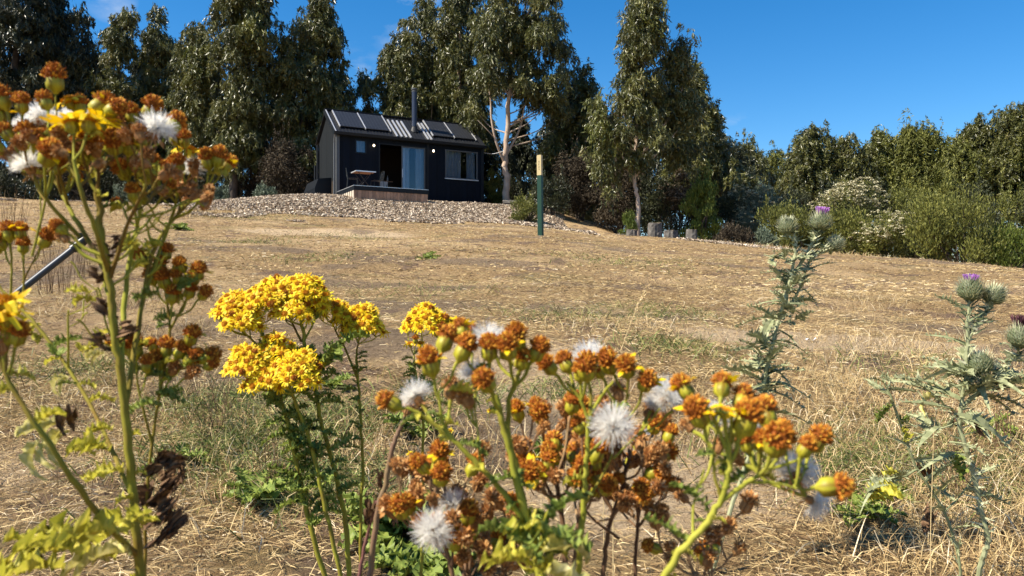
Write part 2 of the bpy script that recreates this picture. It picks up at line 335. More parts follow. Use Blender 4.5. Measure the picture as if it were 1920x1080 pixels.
mu = N('ShaderNodeMath'); mu.operation = 'MULTIPLY'; mu.use_clamp = True; L(acc, mu.inputs[0]); L(mr.outputs[0], mu.inputs[1])
mxw = N('ShaderNodeMix'); mxw.data_type = 'RGBA'; L(mu.outputs[0], mxw.inputs[0]); L(hs.outputs[0], mxw.inputs[6]); mxw.inputs[7].default_value = (5.0, 5.3, 5.6, 1)
L(mxw.outputs[2], bg.inputs['Color']); bg.inputs['Strength'].default_value = .083
sl = bpy.data.lights.new('sun', 'SUN'); sl.energy = 5.0; sl.angle = math.radians(.5); sl.color = (1, .915, .765)
so = bpy.data.objects.new('sun', sl); sc.collection.objects.link(so); so.rotation_mode = 'QUATERNION'; so.rotation_quaternion = Vector(sd).to_track_quat('Z', 'Y')
cam = bpy.data.cameras.new('camera'); co = bpy.data.objects.new('camera', cam); sc.collection.objects.link(co); sc.camera = co
co.location = (0, 0, 0); co.rotation_euler = (math.radians(90), 0, 0); cam.lens = 27; cam.sensor_width = 36; cam.clip_start = .05; cam.clip_end = 2000
cam.dof.use_dof = True; cam.dof.focus_distance = 3.4; cam.dof.aperture_fstop = 19.0; cam.dof.aperture_blades = 0
sc.view_settings.view_transform = 'Standard'; sc.view_settings.look = 'None'; sc.view_settings.exposure = 1.05; sc.view_settings.gamma = 1
sc.cycles.max_bounces = 6; sc.cycles.diffuse_bounces = 2; sc.cycles.glossy_bounces = 2; sc.cycles.transparent_max_bounces = 6; sc.cycles.transmission_bounces = 2
sc.cycles.use_denoising = True; sc.cycles.caustics_reflective = False; sc.cycles.caustics_refractive = False

# ------------------------------------------------------------------ ground
xs = np.concatenate([[-500, -300, -180, -110, -75, -55, -42], np.arange(-34, -12, .4), np.arange(-12, 12, .14), np.arange(12, 34, .4), [42, 55, 75, 110, 180, 300, 500]])
ys = np.concatenate([[-300, -120, -60, -30, -14, -6, -3, -1], np.arange(0, 10, .09), np.arange(10, 44, .2), [46, 49, 53, 58, 66, 80, 110, 160, 260, 500]])
X, Y = np.meshgrid(xs, ys); Z = gz(X, Y)
mb = MB(); nx = len(xs); ny = len(ys)
i = np.arange(ny-1)[:, None]*nx; j = np.arange(nx-1)[None]
mb.add(np.stack([X, Y, Z], -1).reshape(-1, 3), np.stack([i+j, i+j+1, i+nx+j+1, i+nx+j], -1).reshape(-1, 4))
g = mb.build('ground', M['ground'], smooth=True)
def soil_at(x, y):
    a = .8*np.clip((-(vnoise(x*.55+3, y*.75)+.5*vnoise(x*1.7, y*2.1))-.2)*5, 0, 1)
    for cx, cy, rx, ry in ((-1.35, 3.6, .45, .5), (-.95, 4.6, .6, .5), (-1.0, 6.3, 1.1, .5), (.2, 6.2, .5, .3), (.95, 6.0, .5, .2), (-.35, 10.5, .9, .5), (1.1, 8.5, .9, .3), (-.75, 15.5, .8, .5), (-.3, 8, .7, .35)):
        a = np.maximum(a, np.exp(-(((x-cx)/rx)**2+((y-cy)/ry)**2)**1.5))
    return a
def sand_at(x, y):
    a = 0*x
    for cx, cy, rx, ry in ((.32, 2.75, .42, .7), (.85, 2.35, .3, .22), (.15, 3.5, .4, .6), (2.3, 5.3, 1.3, .45), (-.05, 4.3, .6, .5), (-4.4, 18, 2.2, 1.0), (-1.9, 2.6, .4, .25)): a = np.maximum(a, np.exp(-(((x-cx)/rx)**2+((y-cy)/ry)**2)**1.5))
    return a
for nm_, fn_ in (('soil', soil_at), ('sand', sand_at)):
    at_ = g.data.attributes.new(nm_, 'FLOAT', 'POINT'); at_.data.foreach_set('value', fn_(X.ravel(), Y.ravel()).astype(np.float32)); tag(g, 'dry mown paddock sloping up to the cabin', 'ground', kind='structure')

# dry grass litter and blades (nobody could count it)
def scatter(n, y0, y1, pw, rs):
    u = rs.rand(n); y = (y0**(2-pw)+(y1**(2-pw)-y0**(2-pw))*u)**(1/(2-pw)); x = (rs.rand(n)*2-1)*(y*.70+.25); return x, y
rs = np.random.RandomState(11)
mb = MB()
for n, y0, y1, Lm, Wm, up in ((105000, 1.6, 4.2, .05, .0022, .28), (85000, 3.8, 9, .055, .0032, .25), (120000, 8.5, 29.5, .055, .008, .14)):
    x, y = scatter(n, y0, y1, .7, rs)
    dens = vnoise(x*1.1+3, y*1.1)+.5*vnoise(x*3.3, y*3.3)+.12
    tn = n//14; tx, ty = scatter(tn, y0, y1, .7, rs); ti = rs.randint(0, tn, n); tm = rs.rand(n) < .55; sp_ = .018+.004*y0; x = np.where(tm, tx[ti]+rs.normal(size=n)*sp_, x); y = np.where(tm, ty[ti]+rs.normal(size=n)*sp_, y)
    bare = 1.2*np.exp(-(((x-.35)/.6)**2+((y-2.9)/.9)**2)**2) + np.exp(-(((x-.1)/.5)**2+((y-3.6)/.7)**2)) + .7*np.exp(-(((x-2.6)/1.2)**2+((y-5.4)/.5)**2))
    k = (rs.rand(n) < np.clip(.5+dens*2.6-bare*.3-.85*sand_at(x, y)-.8*soil_at(x, y), .05, 1)) & (mound_w(x, y) > .8)
    x = x[k]; y = y[k]; n = len(x); z = gz(x, y)
    a = rs.rand(n)*2*np.pi; tilt = np.abs(rs.normal(size=n))*up
    Dr = np.stack([np.cos(a), np.sin(a), tilt+.02], 1)
    Lg = Lm*(.4+rs.rand(n)*1.1); 
    hue = np.clip(.5+.45*vnoise(x*.8, y*.8+7)+.25*rs.normal(size=n), 0, 1)
    blades(mb, np.stack([x, y, z+.004+rs.rand(n)*.012], 1), Dr, Lg, Wm*(.5+rs.rand(n)), rs.rand(n)*.6, 0, hue, rs)
g = mb.build('dry_grass', M['straw']); tag(g, 'straw-coloured cut grass lying over the whole slope', 'dry grass', kind='stuff')
# upright taller dry grass, mostly bottom right and bottom left
mb = MB()
spots = [(1.6, 2.5, .55, 4200), (1.15, 3.2, .5, 1500), (1.9, 3.6, .7, 2200), (.95, 2.9, .25, 700), (1.3, 2.1, .4, 1800), (-1.0, 2.6, .45, 1100), (-1.7, 3.4, .5, 900), (-.55, 2.9, .3, 550), (2.6, 5, .8, 1200), (.8, 5.2, .5, 450), (-3.2, 6.5, .8, 1500), (-2.3, 5.0, .4, 500), (3.4, 7.5, 1.2, 900), (-.1, 2.7, .35, 420), (-11, 24, 3, 1500), (9, 27, 2, 700), (14, 27.5, 3, 1200)]
for cx, cy, s, n in spots:
    x = cx+rs.normal(size=n)*s*.6; y = cy+rs.normal(size=n)*s*.6
    k = y > 1.7; x = x[k]; y = y[k]; n = len(x)
    a = rs.rand(n)*2*np.pi; Dr = np.stack([np.cos(a)*.55, np.sin(a)*.55, .55+rs.rand(n)], 1); far = 1 if cy < 15 else 1.8
    blades(mb, np.stack([x, y, gz(x, y)], 1), Dr, (.04+rs.rand(n)*.11)*far, .0022*(.6+rs.rand(n))*(1 if cy < 15 else 4), rs.rand(n)*.9, 0, np.clip(.55+.3*rs.normal(size=n), 0, 1), rs)
g = mb.build('tall_dry_grass', M['straw']); tag(g, 'taller loose straw standing among the weeds', 'dry grass', kind='stuff')
mb = MB()
spots = [(-1.0, 2.75, .3, 900), (-.75, 3.0, .25, 600), (-1.25, 3.3, .3, 500), (-.6, 2.45, .2, 450), (1.05, 2.75, .28, 750), (1.35, 2.6, .3, 700), (1.6, 2.9, .4, 500), (.95, 4.6, .3, 300), (.2, 3.6, .2, 160), (-.3, 3.5, .3, 260), (-2.2, 4.0, .4, 350), (1.9, 2.4, .3, 450), (-2.9, 3.7, .5, 300), (.35, 5.6, .5, 250), (2.3, 4.3, .5, 250), (1.2, 6.2, .5, 300), (-.9, 7.5, .8, 200), (-2.8, 11, .6, 160), (-4.6, 14, .7, 220), (-3.6, 17, 1.2, 260), (1.6, 12, 1.4, 260),(-8.2,24,1.6,700),(-6.4,26.3,.7,500)]
for cx, cy, s, n in spots:
    n = int(n*1.7); x = cx+rs.normal(size=n)*s*.6; y = cy+rs.normal(size=n)*s*.6; k = y > 1.7; x = x[k]; y = y[k]; n = len(x)
    a = rs.rand(n)*2*np.pi; Dr = np.stack([np.cos(a)*.7, np.sin(a)*.7, .35+rs.rand(n)*.8], 1); f = 1 if cy < 8 else 2.0
    blades(mb, np.stack([x, y, gz(x, y)], 1), Dr, (.04+rs.rand(n)*.1)*(1 if cy < 8 else .8), .0032*f*(.6+rs.rand(n)), rs.rand(n), 0, np.clip(rs.rand(n)*1.05, 0, 1), rs)
g = mb.build('green_grass', M['green_grass']); tag(g, 'patches of green grass coming up through the straw', 'grass', kind='stuff')

# wood chips: the mound round the cabin and the patch by the stumps
mb = MB(); n = 330000
x = rs.uniform(-19, 7, n); y = rs.uniform(22, 42, n); w_ = mound_w(x, y)
edge = .93+.25*vnoise(x*.8, y*.8)
k = (((w_ < edge) & (x < 2.6+1.5*vnoise(y*.6, x*.6+9))) | ((y > 26.0+1.6*vnoise(x*.5, y*.2)) & (x > -11.5+2*vnoise(y, x)) & (x < 2.3+1.5*vnoise(y*.7, x*.7)-np.clip(y-33, 0, 9)*.35) & (y < 39.5))) & (rs.rand(n) < np.clip((edge-w_)*5+.6, .45, 1))
x2 = rs.uniform(5.5, 11, 9000); y2 = rs.uniform(24.5, 28.6, 9000); k2 = (((x2-8)/2.4)**2+((y2-26.6)/1.6)**2) < 1+.5*vnoise(x2, y2)
x3 = rs.uniform(-1.5, 2.9, 14000); y3 = rs.uniform(25.5, 34, 14000); k3 = np.abs(y3-29+(x3-1.2)*.35)+vnoise(x3*.9, y3*.9) < 1.9
x = np.concatenate([x[k], x2[k2], x3[k3]]); y = np.concatenate([y[k], y2[k2], y3[k3]]); n = len(x)
Dr = rdir(n, rs)*[1, 1, .45]; up = unit(np.array([0, 0, 1])+rs.normal(size=(n, 3))*.45)
Dr = unit(Dr); S = unit(np.cross(up, Dr)); Lc = (.03+rs.rand(n)**2*.1)[:, None]*.5; Wc = (.012+rs.rand(n)*.018)[:, None]
C = np.stack([x, y, gz(x, y)+.012+rs.rand(n)*.035], 1); Nn = np.cross(Dr, S)*.006
V = np.stack([C-Dr*Lc-S*Wc+Nn, C+Dr*Lc-S*Wc*.7+Nn, C+Dr*Lc+S*Wc+Nn, C-Dr*Lc*.8+S*Wc+Nn, C-Dr*Lc-Nn*3, C+Dr*Lc-Nn*3], 1).reshape(-1, 3)
b = np.arange(n)[:, None]*6; cv = np.clip(.55+.27*rs.normal(size=n), 0, 1)
mb.add(V, b+np.array([[0, 1, 2, 3]]), 0, cv); mb.Fc.append((b+np.array([[0, 4, 5, 1]]), 0, cv)); mb.Fc.append((b+np.array([[3, 2, 5, 4]]), 0, cv))
# a dark bed under the chips
g = mb.build('wood_chips', M['chips']); tag(g, 'pale wood chips heaped over the mound round the cabin', 'wood chips', kind='stuff')

# ------------------------------------------------------------------ trees
LEAF_X = 1.7
def crown_mesh(mb, env, D, depth, nclump, nleaf, crad, lsize, rs, mat=0, droop=.75, shell=.55, glint=.0):
    """env rows: (py, pxL, pxR) outline of the crown, turned into metres at distance D. Returns clump centres."""
    env = np.array(env, float); z = (540-env[:, 0])/F*D; xl = (env[:, 1]-960)/F*D; xr = (env[:, 2]-960)/F*D
    o = np.argsort(z); z = z[o]; xl = xl[o]; xr = xr[o]; nleaf = int(nleaf*LEAF_X); nclump = int(nclump*1.25)
    zz = np.linspace(z[0], z[-1], 60); ww = np.interp(zz, z, xr-xl); pr = ww/ww.sum()
    cz = rs.choice(zz, nclump, p=pr)+rs.normal(size=nclump)*.1
    a = np.interp(cz, z, xl); b = np.interp(cz, z, xr); hw = np.maximum((b-a)/2, .12); mid = (a+b)/2
    ang = rs.rand(nclump)*2*np.pi; r = rs.rand(nclump)**shell
    rad = crad*(.55+.75*rs.rand(nclump)); rad = np.minimum(rad, hw*.9+.12)
    R = np.maximum(hw-rad*.75, .03)
    C = np.stack([mid+np.cos(ang)*r*R, D+np.sin(ang)*r*np.minimum(R, depth), cz], 1)
    wts = rad**2; wts /= wts.sum(); ci = rs.choice(nclump, nleaf, p=wts)
    dd = rdir(nleaf, rs); dd[:, 2] = dd[:, 2]*.75+.18
    hi_ = np.where(C[:, 2] > np.quantile(C[:, 2], .45))[0]; ld = rs.choice(hi_, max(nclump//5, 3)); ex = []; er = []
    for q_ in ld:
        h_ = .25+.6*rs.rand(); tip = C[q_]+np.array([rs.normal()*.18, rs.normal()*.18, rad[q_]*.7])
        for f_ in (0, .5, 1): ex.append(tip+[0, 0, f_*h_]); er.append((.24-.12*f_)*(crad/.42))
    C = np.vstack([C, np.array(ex)]); rad = np.concatenate([rad, er]); nclump = len(C); wts = rad**2; wts /= wts.sum()
    # leaves hang in short strands from the twig ends of each clump
    ns = max(nleaf//13, 1); cs = rs.choice(nclump, ns, p=wts); ds = rdir(ns, rs); ds[:, 2] = ds[:, 2]*.8+.15
    SP = C[cs]+ds*(rad[cs]*(.25+.95*rs.rand(ns)**.6))[:, None]*[1, 1, .85]
    ls = (.16+.34*rs.rand(ns))*(.55+crad); out = unit(ds*[1, 1, .3]+rs.normal(size=(ns, 3))*.35)
    si = rs.randint(0, ns, nleaf); t = rs.rand(nleaf)
    P = SP[si]+out[si]*(ls[si]*.55*t)[:, None]-np.array([0, 0, 1.0])*(ls[si]*t*t*1.15)[:, None]+rs.normal(size=(nleaf, 3))*.045
    Dr = unit(out[si]*.5+rs.normal(size=(nleaf, 3))*.5+np.array([0, 0, -droop*1.2]))
    cv = rs.rand(nclump); sv = rs.rand(ns)
    val = np.clip(cv[cs][si]*.35+sv[si]*.35+rs.rand(nleaf)*.4-.05+glint, 0, 1)
    diamonds(mb, P, Dr, lsize*(.5+rs.rand(nleaf)), lsize*.23*(.6+.8*rs.rand(nleaf)), mat, val, rs)
    return C, rad
def tree(name, label, cat, D, base, trunk, env, nleaf, crad, lsize, leaf='euc', bark='bark', r0=.15, limbs=22, group=None, seed=1, depth=9, nclump=70, shell=.55, droop=.75, extra=(), glint=0):
    rs = np.random.RandomState(seed)
    bx = (base-960)/F*D; e = empty(name, (bx, D, gzf(bx, D))); tag(e, label, cat, group)
    mb = MB(); C, rad = crown_mesh(mb, env, D, depth, nclump, nleaf, crad, lsize, rs, 0, droop, shell, glint)
    for (env2, dD, n2, nc2, mat2) in extra:
        C2, r2 = crown_mesh(mb, env2, D+dD, depth, nc2, n2, crad, lsize, rs, mat2, droop, shell, glint); C = np.vstack([C, C2])
    mb.build('crown', [M[leaf], M['euc_yellow'], M['deep']], e)
    tb = MB()
    T = [np.array([bx, D, gzf(bx, D)-.15])]+[pt(px, py, D+dd) for px, py, dd in trunk]
    T = catmull(T, 6); T[1:-1] += rs.normal(size=(len(T)-2, 3))*r0*.18
    rr = np.linspace(1, .18, len(T))**.8*r0; rr[0] *= 1.5; rr[1] *= 1.12
    tube(tb, T, rr, 9, 0, .6, rough=.12)
    idx = rs.permutation(len(C))[:limbs]
    for c in C[idx]:
        zz = c[2]-(.25+.35*rs.rand())*np.linalg.norm(c[:2]-T[0][:2])-.5*rs.rand()
        k = int(np.argmin(np.abs(T[:, 2]-zz))); k = min(max(k, int(len(T)*.3)), len(T)-2)
        s = T[k]
        if c[2] < s[2]+.45*np.linalg.norm((c-s)[:2]): continue
        midp = s*.5+c*.5+np.array([0, 0, -.12])*np.linalg.norm(c-s)*.6+rs.normal(size=3)*.08
        q = catmull([s, midp, c], 4); tube(tb, q, [rr[k]*.34, .01], 5, 0, .35+.4*rs.rand())
    tb.build('trunk', M[bark], e, smooth=True)
    return e

G = 'gum trees standing in a line behind the cabin'
TREES = [
 dict(label='tall dark gum at the left edge of the photo, top cut off', D=43, base=22, trunk=[(25,250,0),(30,60,0),(35,-60,0)], env=[(-70,-20,70),(0,-60,95),(100,-70,105),(220,-60,110),(300,-40,90),(340,-20,60)], nleaf=26000, nclump=100, leaf='euc_dark', bark='bark_dark', r0=.28),
 dict(label='dark gum just left of the pointed leaning gum, its top cut off by the frame', D=45, base=95, trunk=[(97,250,0),(100,60,0),(105,-50,0)], env=[(-60,75,125),(0,60,140),(60,50,142),(150,45,150),(260,40,160),(330,60,150)], nleaf=22000, nclump=90, leaf='euc_dark', bark='bark_dark', r0=.22),
 dict(label='small narrow dark gum tucked between two taller crowns', D=44, base=160, trunk=[(158,260,0),(155,130,0),(153,60,0)], env=[(42,148,160),(70,135,176),(120,125,185),(200,125,195),(300,125,200),(350,140,190)], nleaf=12000, nclump=60, leaf='euc_dark', bark='bark_dark', r0=.15),
 dict(label='pointed gum whose thin tip leans right against the sky', D=44, base=228, trunk=[(226,260,0),(224,120,0),(246,20,0)], env=[(12,236,256),(30,205,258),(70,190,252),(130,180,255),(170,175,262),(260,165,270),(340,180,265)], nleaf=15000, nclump=75, leaf='euc', bark='bark_dark', r0=.16),
 dict(label='slim gum with a small separate tuft for a top', D=46, base=298, trunk=[(300,260,0),(297,130,0),(298,45,0)], env=[(33,288,305),(60,278,318),(85,270,330),(110,262,335),(180,255,340),(280,255,345),(360,270,335)], nleaf=14000, nclump=70, leaf='euc', bark='bark_dark', r0=.16),
 dict(label='bushy mid-height gum with a yellowish top beside the big spire', D=42, base=372, trunk=[(370,260,0),(368,140,0),(365,70,0)], env=[(55,355,378),(75,340,395),(120,330,410),(180,325,418),(260,320,420),(330,335,410)], nleaf=16000, nclump=80, leaf='euc', bark='bark_dark', r0=.15, extra=[([(80,350,390),(160,345,400)], -1, 1200, 8, 1)]),
 dict(label='tall broad gum with a dark straight trunk left of the cabin', D=40, base=438, trunk=[(440,270,0),(448,150,0),(455,0,0)], env=[(-40,420,490),(0,402,518),(60,396,522),(110,405,515),(160,415,505),(230,400,500),(290,400,490),(320,420,470)], nleaf=22000, nclump=95, leaf='euc', bark='bark_dark', r0=.24, extra=[([(35,450,500),(75,440,505)], -1, 1500, 8, 1)]),
 dict(label='wide conical gum right behind the cabin roof, on its left side', D=42, base=560, trunk=[(565,260,0),(585,120,0),(596,15,0)], env=[(-4,590,604),(25,575,620),(60,545,640),(110,520,648),(160,508,655),(210,495,665),(280,485,668),(340,500,660),(375,520,640)], nleaf=34000, nclump=130, leaf='euc', bark='bark_dark', r0=.22),
 dict(label='gum with a long sloping left shoulder behind the flue', D=44, base=735, trunk=[(735,260,0),(740,170,0),(745,100,0)], env=[(88,728,752),(120,710,775),(165,680,800),(200,668,810),(260,665,815),(330,670,810)], nleaf=20000, nclump=80, leaf='euc', bark='bark', r0=.16),
 dict(label='gum with a pointed top between the flue and the big forked gum', D=45, base=800, trunk=[(800,260,0),(798,120,0),(800,20,0)], env=[(2,790,812),(30,765,835),(70,745,870),(120,740,880),(200,735,900),(280,735,890),(340,745,880)], nleaf=26000, nclump=100, leaf='euc', bark='bark', r0=.18),
 dict(label='leafy gum just left of the big forked gum, crown overlapping it', D=43, base=862, trunk=[(860,260,0),(862,120,0),(862,10,0)], env=[(-30,840,885),(10,825,905),(60,820,925),(120,825,920),(190,830,925),(240,840,930),(280,850,925)], nleaf=18000, nclump=80, leaf='euc', bark='bark', r0=.17),
]
for i_, t in enumerate(TREES):
    t['env'] = [r_ if j_ < 2 else (r_[0], (r_[1]+r_[2])/2-(r_[2]-r_[1])*.6, (r_[1]+r_[2])/2+(r_[2]-r_[1])*.6) for j_, r_ in enumerate(t['env'])]; t['nleaf'] = int(t['nleaf']*1.45); t['nclump'] = int(t['nclump']*1.7); tree('gum_tree', cat='tree', crad=.42, lsize=.25, group=G, seed=20+i_, limbs=16, **t)
# the forked hero gum
e = tree('gum_tree', 'tall pale-trunked forked gum just right of the cabin', 'tree', 38, 949,
    [(949,330,0),(948,290,0),(953,200,0),(960,90,0),(966,-10,0)],
    [(-55,890,1000),(-20,880,1035),(20,875,1062),(60,868,1085),(110,862,1095),(150,880,1098),(185,905,1090),(205,1020,1080)],
    38000, .42, .23, 'euc', 'bark', .19, 34, G, 51, 6, 125, .6,
    extra=[([(150,1060,1108),(200,1055,1110),(250,1040,1108),(300,1030,1100)], 2.5, 5500, 30, 2), ([(205,855,915),(240,850,905),(275,862,900)], .5, 1500, 10, 0), ([(60,880,960),(170,875,950)], -1.5, 2600, 18, 0)])
tb = MB()
for P, r in (([(946,305,0),(930,265,-.4),(921,220,-.5),(919,180,-.5),(905,120,-.6)], (.08,.025)), ([(950,290,0),(975,240,.3),(985,195,.5),(1010,150,.6)], (.07,.02)), ([(951,240,0),(995,215,.5),(1040,190,.8)], (.05,.015)), ([(955,180,0),(935,150,0),(915,110,0)], (.06,.02)), ([(960,120,0),(990,80,0),(1020,40,0)], (.05,.02)), ([(930,262,-.4),(915,245,-.6),(895,225,-.6)], (.03,.01))):
    tube(tb, catmull([pt(a, b, 38+c) for a, b, c in P], 5), r, 6, 0, .6)
o = tb.build('limb', M['bark'], e, smooth=True)
# the slender right-hand gum with a stepped crown
e = tree('gum_tree', 'slender pale-trunked gum with a narrow column of leaves, behind the stumps', 'tree', 31, 1195,
    [(1197,380,0),(1190,340,0),(1194,250,0),(1200,120,0),(1210,10,0)],
    [(-12,1195,1225),(5,1178,1252),(40,1160,1253),(90,1150,1250),(130,1150,1235),(160,1150,1245),(200,1130,1255),(260,1125,1265),(290,1140,1250),(312,1160,1225)],
    21000, .36, .2, 'euc', 'bark', .1, 30, G, 52, 4, 95, .6,
    extra=[([(82,1255,1290),(105,1240,1303),(150,1225,1308),(200,1225,1318),(260,1230,1325),(310,1250,1320)], .8, 10000, 60, 0), ([(190,1110,1160),(240,1098,1160),(290,1095,1160),(330,1110,1150)], 0, 1900, 20, 0), ([(330,1120,1175),(365,1125,1160)], 0, 350, 6, 0), ([(20,1185,1245),(75,1180,1240)], -.5, 900, 8, 1), ([(200,1100,1150),(280,1110,1160)], -.5, 700, 8, 1)])
tb = MB()
for P, r in (([(1191,335,0),(1178,315,0),(1165,290,-.3),(1150,265,-.4)], (.05,.02)), ([(1192,330,0),(1215,305,0),(1245,275,.3),(1270,245,.4)], (.05,.018)), ([(1192,320,0),(1205,290,0),(1212,260,0)], (.04,.02)), ([(1193,270,0),(1180,240,0),(1165,205,0)], (.04,.015)), ([(1195,300,0),(1235,250,.5),(1275,180,.8),(1285,110,.8)], (.06,.02))):
    tube(tb, catmull([pt(a, b, 31+c) for a, b, c in P], 5), r, 6, 0, .7)
tb.build('limb', M['bark'], e, smooth=True)

# trees further back and to the right
G2 = 'lower bushy trees along the right-hand skyline'
R2 = [
 ('dense dark tree filling in behind the slender gum', 40, 1110, [(140,1085,1110),(190,1060,1125),(240,1040,1130),(300,1030,1140),(370,1030,1150),(420,1040,1150)], 15000, 'euc'),
 ('dark rounded tree right of the slender gum, stepping down to the sky', 36, 1300, [(130,1290,1310),(170,1275,1325),(210,1262,1335),(250,1255,1348),(300,1250,1375),(350,1250,1385)], 16000, 'euc'),
 ('low dark tree where the crowns step down to the lowest sky', 42, 1365, [(262,1335,1352),(280,1330,1385),(310,1325,1410),(360,1330,1415)], 7000, 'euc_dark'),
 ('small round green tree at the lowest dip of the skyline', 50, 1405, [(274,1395,1412),(290,1380,1425),(330,1370,1440),(370,1380,1440)], 6000, 'euc'),
 ('tiny brownish tree beside the dip in the skyline', 52, 1452, [(292,1445,1460),(310,1430,1475),(350,1425,1485),(380,1430,1480)], 4500, 'shrub'),
 ('upright grey-green gum alone above the dip, right of the low sky', 46, 1515, [(240,1518,1534),(262,1500,1545),(290,1485,1548),(330,1475,1545),(370,1475,1545)], 9500, 'euc'),
 ('rounded dark green tree between two pointed ones', 46, 1592, [(262,1580,1600),(280,1560,1622),(310,1545,1635),(350,1540,1635),(390,1545,1630)], 10000, 'euc'),
 ('feathery light green tree with an uneven top', 46, 1655, [(260,1638,1658),(275,1630,1680),(310,1625,1690),(350,1625,1690)], 8500, 'euc_yellow'),
 ('olive tree with a thin pointed tip', 45, 1703, [(240,1700,1708),(255,1690,1718),(290,1680,1725),(340,1670,1730),(400,1670,1730)], 9000, 'shrub'),
 ('olive tree with a double-pointed top', 45, 1745, [(249,1722,1752),(265,1712,1762),(300,1705,1775),(360,1700,1790)], 9500, 'shrub'),
 ('broad brownish-green tree right of the double-pointed one', 44, 1805, [(272,1775,1820),(290,1765,1840),(330,1760,1850),(400,1760,1855)], 11000, 'shrub'),
 ('tall grey-green tree before the highest crown on the right skyline', 44, 1842, [(238,1822,1838),(255,1810,1858),(290,1805,1875),(350,1800,1885)], 10500, 'euc'),
 ('highest crown of the right skyline, near the right edge', 43, 1893, [(208,1888,1902),(225,1872,1915),(260,1862,1930),(310,1858,1945),(380,1855,1950)], 14000, 'euc'),
 ('olive tree cut by the right edge of the photo', 42, 1950, [(215,1930,1960),(240,1915,1985),(300,1905,2000),(400,1905,2010)], 10000, 'shrub'),
]
for i_, (lab, D, bx, env, n, lf) in enumerate(R2):
    top = env[0]
    tree('bushy_tree', lab, 'tree', D, bx, [(bx, (env[-1][0]+top[0])/2, 0), ((top[1]+top[2])/2, top[0]+12, 0)], [(a_, bx+(b_-bx)*1.35, bx+(c_-bx)*1.35) if a_ > top[0]+12 else (a_, b_, c_) for a_, b_, c_ in env], int(n*1.6), .42, .24, lf, 'bark_dark', .1, 12, G2, 80+i_, 5, 105, .55, .5)
# far dark wall of trees behind everything on the left and centre
lab_far = 'dark tree of the dense wood closing the view between the front trunks'
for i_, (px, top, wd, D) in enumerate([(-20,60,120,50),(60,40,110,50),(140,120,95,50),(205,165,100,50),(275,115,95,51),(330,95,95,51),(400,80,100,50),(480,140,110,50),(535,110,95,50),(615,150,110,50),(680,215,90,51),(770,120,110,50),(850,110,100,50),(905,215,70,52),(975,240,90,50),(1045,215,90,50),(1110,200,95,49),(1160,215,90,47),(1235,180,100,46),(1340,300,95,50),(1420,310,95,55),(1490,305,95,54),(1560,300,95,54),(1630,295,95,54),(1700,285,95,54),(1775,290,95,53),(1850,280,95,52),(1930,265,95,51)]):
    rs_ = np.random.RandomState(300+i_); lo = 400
    tree('wood_tree', lab_far, 'tree', D, px, [(px, 300, 0), (px+4, top+20, 0)], [(top,px-wd*.15,px+wd*.15),(top+40,px-wd*.4,px+wd*.4),(top+90,px-wd*.6,px+wd*.6),(lo,px-wd*.65,px+wd*.65)], 12500, .5, .3, 'deep' if i_ % 3 else 'euc_dark', 'bark_dark', .14, 8, 'dark trees closing the wood behind', 120+i_, 4, 75, .5, .5)

